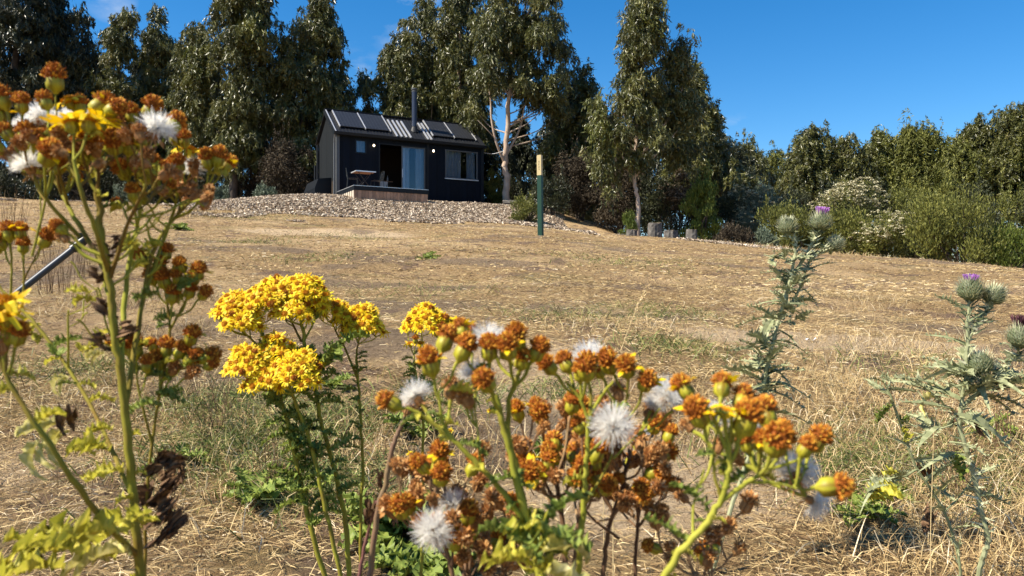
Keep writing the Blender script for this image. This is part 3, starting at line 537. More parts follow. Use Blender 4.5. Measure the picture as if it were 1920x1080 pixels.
# ------------------------------------------------------------------ shrubs
def shrub(name, label, D, cx, base, top, wd, leaf='shrub', n=5000, ls=.1, blossom=None, nb=0, seed=1, group=None, spiky=.3, cat='shrub', stem='bark_dark', nl=26, lean=0):
    rs = np.random.RandomState(seed); x0 = (cx-960)/F*D; gzv = gzf(x0, D); e = empty(name, (x0, D, gzv)); tag(e, label, cat, group)
    ztop = (540-top)/F*D; H = max(ztop-gzv, .3); W = wd/F*D/2
    nc = nl; th = rs.rand(nc)*2*np.pi; u = rs.rand(nc); r = np.sqrt(rs.rand(nc))
    cz = gzv+H*(.12+.76*u); prof = np.sqrt(np.clip(1-((cz-gzv)/H-.35)**2/.5, .08, 1))
    C = np.stack([x0+np.cos(th)*r*W*prof*.85+lean*(cz-gzv), D+np.sin(th)*r*W*prof*.7, cz], 1); rad = (.22+.22*rs.rand(nc))*min(W, H)*1.05
    ci = rs.choice(nc, n, p=rad**2/np.sum(rad**2)); dd = rdir(n, rs); P = C[ci]+dd*(rad[ci]*rs.rand(n)**.4)[:, None]
    P[:, 2] = np.maximum(P[:, 2], gzv+.02)
    Dr = unit(dd*.7+rs.normal(size=(n, 3))*.4+np.array([0, 0, spiky*2]))
    mb = MB(); cv = rs.rand(nc)
    diamonds(mb, P, Dr, ls*(.6+rs.rand(n)*.9), ls*.32*(.6+rs.rand(n)*.8), 0, np.clip(cv[ci]*.4+rs.rand(n)*.6, 0, 1), rs)
    # feathery leader shoots
    k = 30; pc = C[rs.choice(nc, k)]; 
    for q in pc:
        hh = .25*H*(.4+rs.rand()); m_ = 26; tt = rs.rand(m_)
        Q = q+np.array([0, 0, 1])*(tt*hh)[:, None]*1.6+rs.normal(size=(m_, 3))*ls*.35
        diamonds(mb, Q, rs.normal(size=(m_, 3))*.5+[0, 0, 1], ls, ls*.28, 0, None, rs)
    mb.build('foliage', M[leaf], e)
    sb = MB()
    for q in C[:12]:
        b0 = np.array([x0+rs.normal()*.12*W, D+rs.normal()*.1*W, gzv-.05]); tube(sb, catmull([b0, (b0+q)/2+rs.normal(size=3)*.1*W, q], 3), [.03*min(H, 2)/2+.01, .008], 5, 0, .5)
    sb.build('stem', M[stem], e)
    if blossom:
        bb = MB(); ok = C[:, 2] > gzv+H*.35; idx = np.where(ok)[0]; ci = rs.choice(idx, nb); dd = rdir(nb, rs); dd[:, 2] = np.abs(dd[:, 2]); dd[:, 1] -= .35; dd = unit(dd)
        Pb = C[ci]+dd*(rad[ci]*1.04)[:, None]
        rep = 12; Pb = np.repeat(Pb, rep, 0)+rs.normal(size=(nb*rep, 3))*.045*[1, 1, .45]
        diamonds(bb, Pb, rdir(nb*rep, rs)*[1, 1, .3], .075, .06, 0, None, rs, nrm=np.array([0, 0, 1.0])+rs.normal(size=(nb*rep, 3))*.3)
        o = bb.build('blossom', M[blossom], e); o['kind'] = 'stuff'
    return e
GS = 'shrubs along the foot of the wood'
shrub('flowering_shrub', 'big round shrub covered in cream flowers, upper of the two on the right', 33, 1590, 405, 335, 140, 'shrub', 8000, .1, 'blossom', 520, 1, GS)
shrub('flowering_shrub', 'cream-flowered shrub low down just left of the big dark conifer-like bush', 29, 1668, 495, 402, 130, 'shrub', 7500, .1, 'blossom', 330, 2, GS)
shrub('flowering_shrub', 'cream-flowered shrub farthest left, above brown dry grass', 33, 1405, 430, 345, 110, 'silver', 6500, .1, 'blossom', 200, 3, GS)
shrub('flowering_shrub', 'pinkish faded flowering shrub behind the stumps', 33, 1275, 400, 306, 90, 'brown', 6500, .1, 'blossom_pink', 420, 4, GS)
shrub('bushy_shrub', 'bright green feathery shrub right behind the stumps', 31.5, 1322, 420, 338, 88, 'shrub_lime', 5500, .14, None, 0, 5, GS, .8)
shrub('bushy_shrub', 'grey-green feathery shrub left of the cream-flowered mound', 34, 1452, 420, 342, 100, 'silver', 6500, .12, None, 0, 6, GS, .9)
shrub('bushy_shrub', 'large dark cone-shaped bush with olive tips', 27.5, 1790, 515, 362, 165, 'shrub', 12500, .12, None, 0, 7, GS, .8, nl=44)
shrub('bushy_shrub', 'yellow-green bush at the right edge of the grass', 27, 1905, 520, 425, 110, 'shrub_lime', 6500, .11, None, 0, 8, GS, .8)
shrub('bushy_shrub', 'olive shrub between the two cream-flowered shrubs', 30, 1585, 470, 395, 120, 'shrub', 7000, .11, None, 0, 9, GS, .5)
shrub('bushy_shrub', 'dark green shrub left of the thistle, at the grass edge', 30, 1480, 470, 380, 120, 'shrub', 7000, .11, None, 0, 10, GS, .6)
shrub('bushy_shrub', 'small lime-green shrub low beside the slender gum trunk', 30, 1178, 432, 402, 34, 'shrub_lime', 1800, .09, None, 0, 12, GS, .8)
shrub('bushy_shrub', 'low rusty brown bush at the grass edge right of the stumps', 28.5, 1372, 458, 424, 75, 'brown', 3000, .1, None, 0, 13, GS, .6)
shrub('bushy_shrub', 'small grey-green shrub at the grass edge below the cream-flowered mound', 28.5, 1436, 470, 432, 50, 'silver', 2200, .09, None, 0, 14, GS, .5)
shrub('bushy_shrub', 'silvery little shrub standing by the woodchips left of the cabin', 35, 497, 380, 348, 46, 'silver', 1700, .14, None, 0, 15, GS, .2)
shrub('bushy_shrub', 'silvery little shrub nearest the dark straight trunk', 36, 412, 384, 352, 38, 'silver', 1400, .14, None, 0, 16, GS, .2)
shrub('bushy_shrub', 'dull green little shrub seen through the ragwort stems', 36, 235, 392, 350, 50, 'silver', 1700, .13, None, 0, 17, GS, .2)
shrub('bushy_shrub', 'green shrub against the right end wall of the cabin', 39.5, 925, 392, 320, 44, 'shrub', 3500, .12, None, 0, 18, GS, .4)
shrub('bushy_shrub', 'pale green low shrub at the foot of the green post', 31, 985, 410, 372, 60, 'shrub', 3000, .1, None, 0, 19, GS, .4)
shrub('bushy_shrub', 'dark olive shrub behind the green post', 34, 1030, 420, 330, 90, 'euc_dark', 5000, .12, None, 0, 20, GS, .4)
shrub('brush', 'tall brown dead brush right of the green post', 35, 1085, 425, 285, 105, 'brown', 12500, .12, None, 0, 21, GS, -.2, nl=46)
shrub('brush', 'dead brown brush behind the slender gum trunk', 34, 1160, 430, 300, 110, 'brown', 10500, .12, None, 0, 22, GS, -.2, nl=42)
shrub('brush', 'dark brush behind the stumps', 33.5, 1230, 432, 330, 110, 'deep', 9000, .12, None, 0, 23, GS, .2, nl=40)
shrub('brush', 'dark brush between the stumps and the rusty bush', 33, 1330, 440, 370, 110, 'deep', 7000, .12, None, 0, 24, GS, .2)
shrub('brush', 'brown dead brush close behind the cabin gable', 39, 545, 385, 250, 120, 'brown', 11000, .13, None, 0, 25, GS, -.1, nl=40)
shrub('brush', 'brown dead brush between the dark trunk and the cabin', 41, 475, 385, 260, 90, 'brown', 9000, .13, None, 0, 26, GS, -.1, nl=40)
k_ = 0
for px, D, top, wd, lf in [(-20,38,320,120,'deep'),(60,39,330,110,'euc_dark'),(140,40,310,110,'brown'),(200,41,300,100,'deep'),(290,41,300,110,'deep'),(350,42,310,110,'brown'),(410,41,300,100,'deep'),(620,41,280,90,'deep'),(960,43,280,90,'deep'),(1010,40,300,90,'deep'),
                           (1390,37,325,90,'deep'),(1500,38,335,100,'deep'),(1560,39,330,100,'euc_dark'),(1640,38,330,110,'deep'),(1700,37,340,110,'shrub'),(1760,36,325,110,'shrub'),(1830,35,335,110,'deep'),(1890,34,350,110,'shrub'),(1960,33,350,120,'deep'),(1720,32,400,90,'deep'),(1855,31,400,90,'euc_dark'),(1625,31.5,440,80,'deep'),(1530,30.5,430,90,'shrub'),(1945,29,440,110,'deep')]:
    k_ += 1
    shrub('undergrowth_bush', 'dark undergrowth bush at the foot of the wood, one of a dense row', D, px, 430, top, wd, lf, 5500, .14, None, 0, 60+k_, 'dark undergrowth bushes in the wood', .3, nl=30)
# ------------------------------------------------------------------ cabin (built in its own metres; origin = front left corner on the ground)
GZ = 4.0
cabin = empty('cabin', (CX, CY, GZ), TH); tag(cabin, 'small black tiny-house cabin with solar panels, flue and sliding glass door on the mound', 'cabin')
LEN, DEP, EAVE, RIDGE = 7.2, 3.2, 2.93, 4.12
def cpart(name, mb, mat, parent=None, smooth=False): return mb.build(name, mat, parent or cabin, smooth, local=True)
def wallf(mb, s0, s1, z0, z1, y0=0, y1=.1, holes=()):
    """front wall between s0..s1 with rectangular holes, split into boxes"""
    cuts = sorted(set([s0, s1]+[h[0] for h in holes]+[h[1] for h in holes]))
    for a, b in zip(cuts[:-1], cuts[1:]):
        hs_ = sorted([h for h in holes if h[0] <= a+1e-6 and h[1] >= b-1e-6], key=lambda h: h[2]); z = z0
        for h in hs_:
            if h[2] > z: box(mb, a, b, y0, y1, z, h[2])
            z = h[3]
        if z < z1: box(mb, a, b, y0, y1, z, z1)
W1 = (.83, 1.35, 2.05, 2.66); DO = (1.92, 4.24, .24, 2.6); W2 = (5.2, 6.9, 1.22, 2.58)
mb = MB(); wallf(mb, .0, LEN, -.2, EAVE, 0, .1, [W1, DO, W2]); box(mb, 0, LEN, DEP-.1, DEP, -.2, EAVE); cpart('front_wall', mb, M['clad'])
def gable(x0, x1, mat):
    mb = MB(); prism(mb, [(x0,.1,-.2),(x0,DEP-.1,-.2),(x0,DEP-.1,EAVE),(x0,DEP/2,RIDGE-.14),(x0,.1,EAVE)], (x0,0,0), (x1,0,0)); return cpart('gable_wall', mb, mat)
gable(0, .1, M['clad_sunlit']); gable(LEN-.1, LEN, M['clad'])
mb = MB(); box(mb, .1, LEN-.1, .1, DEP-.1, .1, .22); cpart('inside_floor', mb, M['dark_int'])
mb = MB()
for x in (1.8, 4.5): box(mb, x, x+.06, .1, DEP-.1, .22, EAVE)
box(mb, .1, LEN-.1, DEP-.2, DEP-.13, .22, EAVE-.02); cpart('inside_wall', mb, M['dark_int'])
# corner boards and base
mb = MB(); box(mb, -.03, .11, -.03, -.001, -.2, EAVE); box(mb, -.03, -.001, -.001, .12, -.2, EAVE); cpart('corner_board', mb, M['trim_grey'])
mb = MB(); box(mb, LEN-.12, LEN+.03, -.03, -.001, -.2, EAVE); cpart('corner_board', mb, M['trim'])
mb = MB(); box(mb, 4.26, 4.36, -.035, -.001, -.2, EAVE); cpart('corner_board', mb, M['trim'])
mb = MB(); box(mb, 4.9, LEN-.3, -.03, -.002, .0, .06); cpart('base_strip', mb, M['trim_grey'])
mb = MB(); box(mb, -.02, LEN+.02, -.05, -.001, EAVE-.16, EAVE-.0); cpart('fascia', mb, M['trim'])
# roof
rise = RIDGE-EAVE; run = DEP/2+.0
sl_ = math.atan2(rise, run); nv = np.array([0, -math.sin(sl_), math.cos(sl_)]); dv = np.array([0, math.cos(sl_), math.sin(sl_)])
R0 = np.array([0, -.16, EAVE-.16*math.tan(sl_)+.02])                       # eave edge
SLEN = (DEP/2+.16)/math.cos(sl_)
def rp(s, t, h=0): return R0+np.array([s, 0, 0])+dv*t+nv*h
def rslab(mb, s0, s1, t0, t1, h0, h1, mat=0, val=.5):
    P = [rp(s0,t0,h0),rp(s1,t0,h0),rp(s1,t1,h0),rp(s0,t1,h0),rp(s0,t0,h1),rp(s1,t0,h1),rp(s1,t1,h1),rp(s0,t1,h1)]
    mb.add(P, [(0,3,2,1),(4,5,6,7),(0,1,5,4),(1,2,6,5),(2,3,7,6),(3,0,4,7)], mat, val)
mb = MB(); rslab(mb, -.12, LEN+.02, 0, SLEN, 0, .05)
P = [(-.12, DEP/2, RIDGE+.08), (LEN+.02, DEP/2, RIDGE+.08), (LEN+.02, DEP+.16, EAVE-.05), (-.12, DEP+.16, EAVE-.05)]
prism(mb, P, (0,0,0), (0,0,-.05)); rf = cpart('roof', mb, M['metal_roof'])
for s in np.arange(.05, LEN, .2):
    pass
mb = MB()
for s in np.arange(-.05, LEN-.02, .155): rslab(mb, s, s+.03, .01, SLEN-.02, .052, .075)
cpart('roof_rib', mb, M['metal_roof'], rf)
mb = MB(); rslab(mb, -.17, -.122, -.03, SLEN+.02, -.1, .09); cpart('barge_board', mb, M['trim'], rf)
mb = MB(); rslab(mb, -.125, -.085, -.02, SLEN, .092, .115); cpart('edge_flashing', mb, M['alu'], rf)
mb = MB(); rslab(mb, LEN+.022, LEN+.05, -.03, SLEN, -.1, .09); cpart('barge_board', mb, M['trim'], rf)
mb = MB(); box(mb, -.14, LEN+.06, DEP/2-.12, DEP/2+.12, RIDGE+.09, RIDGE+.13); cpart('ridge_cap', mb, M['metal_roof'], rf)
mb = MB(); lz = EAVE-.14
prism(mb, [(-.2,-.29,lz-.02),(-.2,-.17,lz-.02),(-.2,-.17,lz+.1),(-.2,-.31,lz+.1)], (0,0,0), (LEN+.26,0,0)); cpart('gutter', mb, M['trim'], rf)
for s in (-.14,):
    mb = MB(); tube(mb, [(s, -.2, lz), (s, -.1, lz-.2), (s, -.06, lz-.4), (s, -.06, -.2)], .04, 8); cpart('downpipe', mb, M['trim_grey'])
mb = MB(); tube(mb, [(-.08, DEP-.1, EAVE-.1), (-.08, DEP-.1, -.2)], .05, 8); cpart('downpipe', mb, M['trim'])
mb = MB(); tube(mb, [(-.1, DEP+.25, 1.9), (-.1, DEP+.25, -.2)], .06, 8); cpart('downpipe', mb, M['trim'])
# solar panels with pale edge rails
for (a, b) in ((.2, 1.33), (1.37, 2.5), (4.66, 5.72), (5.76, 6.85)):
    mb = MB(); w_ = b-a; box(mb, 0, w_, 0, 1.55, 0, .03)
    o = cpart('solar_panel', mb, M['solar'], rf); q = Matrix((( 1, 0, 0), (0, dv[1], nv[1]), (0, dv[2], nv[2]))).to_quaternion()
    o.rotation_mode = 'QUATERNION'; o.rotation_quaternion = q; o.location = tuple(rp(a, .48, .12))
for (s) in (.17, 1.35, 2.53, 4.63, 5.74, 6.88):
    mb = MB(); rslab(mb, s-.018, s+.018, .42, 2.05, .1, .17); cpart('panel_rail', mb, M['alu'], rf)
for s in (2.75, 2.98, 3.2, 3.42, 4.28, 4.45):
    mb = MB(); rslab(mb, s-.035, s+.035, .05, 1.75, .078, .13); cpart('rib_glint', mb, M['alu'], rf)  # bright strips added over the dark roof ribs to draw their sun glints
# flue
mb = MB(); fb = rp(3.88, .95, 0); tube(mb, [fb-[0,0,.1], fb+[0,0,1.9]], .125, 16); f_ = cpart('flue', mb, M['flue'], smooth=True)
mb = MB(); lathe(mb, [(.24,0),(.22,.06),(.135,.28),(.135,.3)], 16, c=fb-[0,0,.06]); cpart('flashing', mb, M['metal_roof'], f_)
mb = MB(); lathe(mb, [(.135,0),(.135,.05),(.1,.055),(.1,.1),(.15,.105),(.15,.17),(.05,.2)], 16, c=fb+[0,0,1.88]); cpart('cowl', mb, M['trim_grey'], f_)
# windows
def frame(mb, s0, s1, z0, z1, t=.05, y0=-.02, y1=.06):
    box(mb, s0, s1, y0, y1, z0, z0+t); box(mb, s0, s1, y0, y1, z1-t, z1); box(mb, s0, s0+t, y0, y1, z0+t, z1-t); box(mb, s1-t, s1, y0, y1, z0+t, z1-t)
for Wn, nm in ((W1, 'window'), (W2, 'window')):
    mb = MB(); frame(mb, *Wn[:2], *Wn[2:]); wo = cpart(nm, mb, M['trim_grey'] if Wn is W2 else M['trim'])
    mb = MB(); box(mb, Wn[0]+.05, Wn[1]-.05, .015, .025, Wn[2]+.05, Wn[3]-.05); cpart('pane', mb, M['glass'], wo)
mb = MB(); box(mb, W2[0]-.03, W2[1]+.03, -.07, -.021, W2[2]-.04, W2[2]); cpart('sill', mb, M['alu'])
def curtain(s0, s1, z0, z1, y):
    mb = MB(); xs_ = np.linspace(s0, s1, 40); yy = y+.03*np.sin(xs_*38); V = np.concatenate([np.stack([xs_, yy, np.full(40, z0)], 1), np.stack([xs_, yy, np.full(40, z1)], 1)])
    i = np.arange(39); mb.add(V, np.stack([i, i+1, i+41, i+40], 1)); return cpart('curtain', mb, M['curtain'], smooth=True)
curtain(5.25, 6.1, 1.24, 2.56, .22); curtain(6.4, 6.86, 1.24, 2.56, .22); curtain(.86, 1.33, 2.07, 2.64, .18)
curtain(3.1, 3.5, .26, 2.55, .24); curtain(3.78, 4.2, .26, 2.55, .24)
# sliding door: open half on the left, glass on the right
mb = MB(); frame(mb, *DO[:2], *DO[2:], .06); df = cpart('sliding_door', mb, M['trim'])
mb = MB(); frame(mb, 3.02, 4.18, .3, 2.54, .05, .0, .04); cpart('door_frame', mb, M['trim_grey'], df)
mb = MB(); box(mb, 3.07, 4.13, .015, .025, .35, 2.49); cpart('pane', mb, M['glass'], df)
mb = MB(); tube(mb, [(3.05,-.03,1.1),(3.05,-.03,1.5)], .015, 6); cpart('handle', mb, M['alu'], df)
# wall lamps
for s, z in ((1.65, 2.42), (4.55, 2.42)):
    mb = MB(); box(mb, s-.05, s+.05, -.05, 0, z+.1, z+.24); tube(mb, [(s,-.03,z+.2),(s,-.12,z+.22),(s,-.14,z+.12)], .012, 6); lathe(mb, [(.03,0),(.03,.06),(.015,.08)], 10, c=(s,-.14,z+.06)); lo = cpart('wall_lamp', mb, M['trim'])
    mb = MB(); lathe(mb, [(.008,-.01),(.03,.0),(.045,.035),(.04,.07),(.022,.1)], 10, c=(s,-.14,z-.03)); cpart('bulb', mb, M['bulb'], lo, smooth=True)
# service box and cut-out by the gable
mb = MB(); prism(mb, [(-.75,.9,-.2),(-.02,.9,-.2),(-.02,.9,1.0),(-.6,.9,.92),(-.75,.9,.5)], (0,0,0), (0,2.1,0)); cpart('service_box', mb, M['trim'])
mb = MB(); box(mb, -.025, -.001, .25, .8, -.2, .8); cpart('recess_shade', mb, M['dark_int'])  # flat dark panel on the wall, painting the shade of the low recess
# deck
deck_h = .22
mb = MB(); box(mb, 0, 3.25, -2.6, -.04, deck_h-.05, deck_h)
dk = cpart('deck', mb, M['timber'])
mb = MB(); box(mb, -.03, 3.28, -2.64, -2.601, deck_h-.17, deck_h+.01); box(mb, -.03, -.001, -2.6, -.04, deck_h-.17, deck_h+.0); cpart('deck_edge', mb, M['trim'], dk)
mb = MB(); box(mb, -.035, 3.285, -2.645, -2.5, deck_h+.012, deck_h+.03); box(mb, -.035, .06, -2.49, -.04, deck_h+.012, deck_h+.03); cpart('deck_nosing', mb, M['alu'], dk)
for s in np.arange(0, 3.2, .155):
    mb = MB(); q_ = RS.rand(); box(mb, s, s+.147, -2.62, -2.6, -.75, deck_h-.172); o = cpart('skirt_board', mb, M['timber'], dk)
for y in np.arange(-2.58, -.2, .3):
    mb = MB(); box(mb, -.022, -.002, y, y+.2, -.75, deck_h-.172); cpart('skirt_board', mb, M['timber_sunlit'], dk)
# inside: bench with things on it
kb = empty('kitchen_bench', (0,0,0)); kb.location = tuple(Matrix.Translation((CX,CY,GZ)) @ Matrix.Rotation(TH,4,'Z') @ Vector((1.95,1.5,.22))); kb.rotation_euler = (0,0,TH); tag(kb, 'dark kitchen bench seen through the open half of the door', 'bench')
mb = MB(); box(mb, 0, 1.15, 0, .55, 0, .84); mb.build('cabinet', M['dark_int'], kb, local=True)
mb = MB(); box(mb, -.02, 1.17, -.03, .57, .841, .88); mb.build('bench_top', M['timber'], kb, local=True)
def at_cab(s, v, z, rz=0):
    return tuple(Matrix.Translation((CX,CY,GZ)) @ Matrix.Rotation(TH,4,'Z') @ Vector((s,v,z))), TH+rz
def thing_at(name, label, cat, s, v, z, rz=0, group=None):
    l, r = at_cab(s, v, z, rz); e = empty(name, l, r); tag(e, label, cat, group); return e
e = thing_at('fridge', 'pale little fridge standing inside the open door', 'fridge', 2.35, 1.15, .22)
mb = MB(); box(mb, 0, .4, 0, .3, 0, .8); fr_ = mb.build('body', M['white'], e, local=True); mb = MB(); box(mb, .03, .37, -.02, -.001, .03, .77); mb.build('door', M['white'], e, local=True); mb = MB(); box(mb, .33,.35,-.045,-.021,.4,.65); mb.build('handle', M['trim'], e, local=True)
for k_, (s, h) in enumerate(((2.1, .26), (2.93, .3))):
    mb = MB(); lathe(mb, [(.035,0),(.035,h*.6),(.012,h*.75),(.012,h)], 10); e = mb.build('bottle', M['alu'], None); l, r = at_cab(s, 1.7, 1.1); e.location = l; tag(e, ['pale bottle on the left end of the kitchen bench', 'pale bottle on the right end of the kitchen bench'][k_], 'bottle', 'bottles on the bench')
# table and chairs on the deck
e = thing_at('deck_table', 'small square cafe table with a pale edge on the deck', 'table', .75, -1.45, deck_h)
mb = MB(); box(mb, -.42, .42, -.35, .35, .74, .775); mb.build('table_top', M['timber'], e, local=True)
mb = MB(); box(mb, -.44, .44, -.37, -.351, .735, .78); box(mb, -.44, -.421, -.35, .37, .735, .78); mb.build('table_edge', M['alu'], e, local=True)
for a in (0, 1):
    mb = MB(); y = -.25+.5*a
    tube(mb, [(-.3,y,0),(.3,y,.73)], .014, 6); tube(mb, [(.3,y+.02,0),(-.3,y+.02,.73)], .014, 6); mb.build('leg', M['black_plastic'], e, local=True)
for k_, (s, v, rz, lab) in enumerate(((.25, -1.5, 1.35, 'black wire chair on the deck, on the left of the table'), (1.4, -1.35, -1.5, 'black wire chair on the deck, on the right of the table'))):
    e = thing_at('deck_chair', lab, 'chair', s, v, deck_h, rz, 'black chairs on the deck')
    mb = MB()
    for q in np.linspace(-.18, .18, 7): tube(mb, [(-.2, q, .45), (.2, q, .45)], .006, 4)
    tube(mb, [(-.21,-.2,.45),(.21,-.2,.45),(.21,.2,.45),(-.21,.2,.45),(-.21,-.2,.45)], .011, 5); mb.build('seat', M['black_plastic'], e, local=True)
    mb = MB(); tube(mb, catmull([(-.2,.2,.45),(-.2,.25,.75),(-.12,.27,.87),(.12,.27,.87),(.2,.25,.75),(.2,.2,.45)], 4), .012, 5)
    for q in np.linspace(-.13, .13, 5): tube(mb, [(q,.2,.45),(q,.26,.85)], .006, 4)
    tube(mb, catmull([(-.1,.23,.62),(0,.24,.76),(.1,.23,.62),(0,.23,.52),(-.1,.23,.62)], 4), .008, 4)
    mb.build('backrest', M['black_plastic'], e, local=True)
    for x in (-.2, .2):
        for y in (-.2, .2):
            mb = MB(); tube(mb, [(x,y,.45),(x*1.15,y*1.15,0)], .012, 5); mb.build('leg', M['black_plastic'], e, local=True)
# overhead wire from the cabin to the right (a thin service line)
mb = MB(); a_ = np.array(at_cab(7.25, .4, 2.7)[0]); b_ = pt(945, 283, 37.6); mid_ = (a_+b_)/2-[0,0,.12]; tube(mb, catmull([a_, mid_, b_], 6), .012, 5); o = mb.build('washing_line', M['alu']); tag(o, 'thin pale line strung from the cabin corner to the forked gum', 'line')

# ------------------------------------------------------------------ marker post
px_, D_ = 1013, 19.0; x0 = (px_-960)/F*D_+.01; zb = gzf(x0, D_); H_ = (540-291)/F*D_-zb
e = empty('marker_post', (x0, D_, zb), math.radians(-28)); tag(e, 'square dark green marker post with a cream plate at its top', 'post')
e.rotation_euler = (math.radians(.3), math.radians(-.5), math.radians(-28))
h_ = .056; mb = MB(); box(mb, -h_, h_, -h_, h_, -.3, H_-.5); mb.build('post_body', M['green_paint'], e, local=True)
mb = MB(); h2 = .05; box(mb, -h2, h2, -h2, h2, H_-.5, H_); box(mb, -h2-.008, h2+.008, -h2-.008, -h2-.001, H_-.5, H_-.012); po = mb.build('post_plate', M['cream_plate'], e, local=True)
mb = MB()
for k in range(6): z0 = H_-.17-.04*k; box(mb, -.012+.003*(k % 2), .014-.002*(k % 3), -h2-.0105, -h2-.0085, z0, z0+.022)
mb.build('lettering', M['engrave'], po, local=True)
mb = MB(); lathe(mb, [(.09,-.05),(.075,.02),(.02,.025)], 10); mb.build('footing', M['stone'], e, local=True)

# ------------------------------------------------------------------ stumps, logs, stone, litter
def stump(px, py_base, wpx, hpx, D, label, seed):
    rs = np.random.RandomState(seed); x = (px-960)/F*D; z = gzf(x, D); e = empty('log_seat', (x, D, z)); tag(e, label, 'stump', 'upright log seats on the chip patch')
    R = wpx/F*D/2; H = hpx/F*D; n = 22; a = np.linspace(0, 2*np.pi, n, endpoint=False); pr = 1+.1*np.sin(a*3+rs.rand()*6)+.07*rs.normal(size=n)
    rows = []; 
    for k, f in enumerate(np.linspace(0, 1, 8)): rows.append(np.stack([np.cos(a)*R*pr*(1.06-.08*f+.02*rs.normal(size=n)), np.sin(a)*R*pr*(1.06-.08*f+.02*rs.normal(size=n)), np.full(n, f*H-.05*(f == 0))+(f == 1)*.012*rs.normal(size=n)], 1))
    V = np.concatenate(rows); i = np.arange(7)[:, None]*n; j = np.arange(n)[None]; j2 = (j+1) % n
    mb = MB(); mb.add(V, np.stack([i+j, i+j2, i+n+j2, i+n+j], -1).reshape(-1, 4), 0, .5); mb.build('bark', M['stump_bark'], e, local=True)
    T = rows[-1]*[.97, .97, 1]; c = T.mean(0)+[0, 0, .01]; T2 = (T-c)*.5+c+rs.normal(size=T.shape)*.006
    mb = MB(); V = np.concatenate([T, T2, [c]]); ii = np.arange(n); i2 = (ii+1) % n
    mb.add(V, np.stack([ii, i2, n+i2, n+ii], 1), 0, .5); mb.add(V, np.stack([n+ii, n+i2, np.full(n, 2*n)], 1), 0, .35); mb.build('cut_face', M['stump_top'], e, local=True)
stump(1184, 445, 20, 13, 26.5, 'lowest log seat, apart on the left of the others', 1)
stump(1227, 448, 26, 25, 26.2, 'widest and tallest log seat, second from the left', 2)
stump(1257, 448, 24, 15, 27.2, 'low broad log seat sitting between the two taller ones', 3)
stump(1297, 447, 20, 20, 26.6, 'upright round log seat farthest right', 4)
def log(px, D, ang, Lm, R, label, dz=0, seed=1):
    x = (px-960)/F*D; z = gzf(x, D); e = empty('fallen_log', (x, D, z+R*.8), ang); tag(e, label, 'log')
    rs = np.random.RandomState(seed); mb = MB(); P = np.array([(-Lm/2,0,0),(-Lm/4,.03,.02),(0,0,0),(Lm/4,-.03,.01),(Lm/2,.02,dz)]); tube(mb, catmull(P, 3), [R, R*.9, R*.8], 10, rough=.12); mb.build('bark', M['stump_bark'], e, local=True)
    mb = MB(); tube(mb, [(Lm*.15,0,R*.6),(Lm*.2,.05,R*2.2)], [R*.3, R*.2], 6); mb.build('knot', M['stump_bark'], e, local=True)
log(975, 37, .1, 1.7, .17, 'dark log lying behind the chips right of the forked gum', seed=2)
log(375, 37.5, -.15, 2.6, .2, 'dark log lying at the wood edge left of the cabin', seed=3)
log(1150, 31.5, .2, 1.6, .07, 'thin fallen branch on the ground left of the slender gum', seed=4)
def stone(px, py, D, r, label, seed):
    rs = np.random.RandomState(seed); x = (px-960)/F*D; mb = MB(); a = np.linspace(0, np.pi, 7); n = 10
    mb2 = []; prof = [(np.sin(t)*r, -np.cos(t)*r*.5) for t in a]
    ang = np.linspace(0, 2*np.pi, n, endpoint=False)
    V = np.concatenate([np.stack([np.cos(ang)*q*1.3*(1+.2*rs.normal(size=n)), np.sin(ang)*q*(1+.2*rs.normal(size=n)), np.full(n, z)+.05*r*rs.normal(size=n)], 1) for q, z in prof])
    i = np.arange(6)[:, None]*n; j = np.arange(n)[None]; j2 = (j+1) % n
    mb.add(V, np.stack([i+j, i+j2, i+n+j2, i+n+j], -1).reshape(-1, 4)); o = mb.build('stone', M['stone']); o.location = (x, D, gzf(x, D)+r*.25); tag(o, label, 'stone')
stone(1582, 1048, 2.35, .026, 'smooth grey stone among green blades at the bottom right', 1)
stone(1555, 1075, 2.25, .022, 'small dark stone cut by the bottom edge of the photo', 2)
stone(1205, 920, 3.0, .035, 'dark clod in a hollow between dry stems', 3)
mb = MB(); k = 9; t = np.linspace(0, 1, k); P = np.stack([t*.07, .008*np.sin(t*7), .004+.012*np.sin(t*5)**2], 1); V = np.concatenate([P, P+np.stack([.004*np.sin(t*9), np.full(k, .02), .006*np.cos(t*6)], 1)]); i = np.arange(k-1)
mb.add(V, np.stack([i, i+1, i+k+1, i+k], 1)); o = mb.build('paper_scrap', M['litter']); xx = (1512-960)/F*5.2; o.location = (xx, 5.2, gzf(xx, 5.2)+.01); tag(o, 'small crumpled white scrap lying on the grass by the tall thistle', 'litter')

# leaning pole at the left
e = empty('leaning_pole', (-2.95, 3.55, gzf(-2.95, 3.55))); tag(e, 'grey metal pole leaning to the right behind the tall ragwort, black cap on its end', 'pole')
A = np.array([-2.95, 3.55, gzf(-2.95, 3.55)-.05]); B = pt(142, 463, 3.9)
mb = MB(); tube(mb, [A, (A+B)/2, B], .0165, 12); mb.build('tube', M['pole'], e, smooth=True)
mb = MB(); dd_ = unit(B-A); tube(mb, [B-dd_*.02, B+dd_*.06], .023, 12); tube(mb, [B+dd_*.03+[0,0,-.01], B+dd_*.03+[0,0,.05]], .016, 10); mb.build('cap', M['black_plastic'], e, smooth=True)
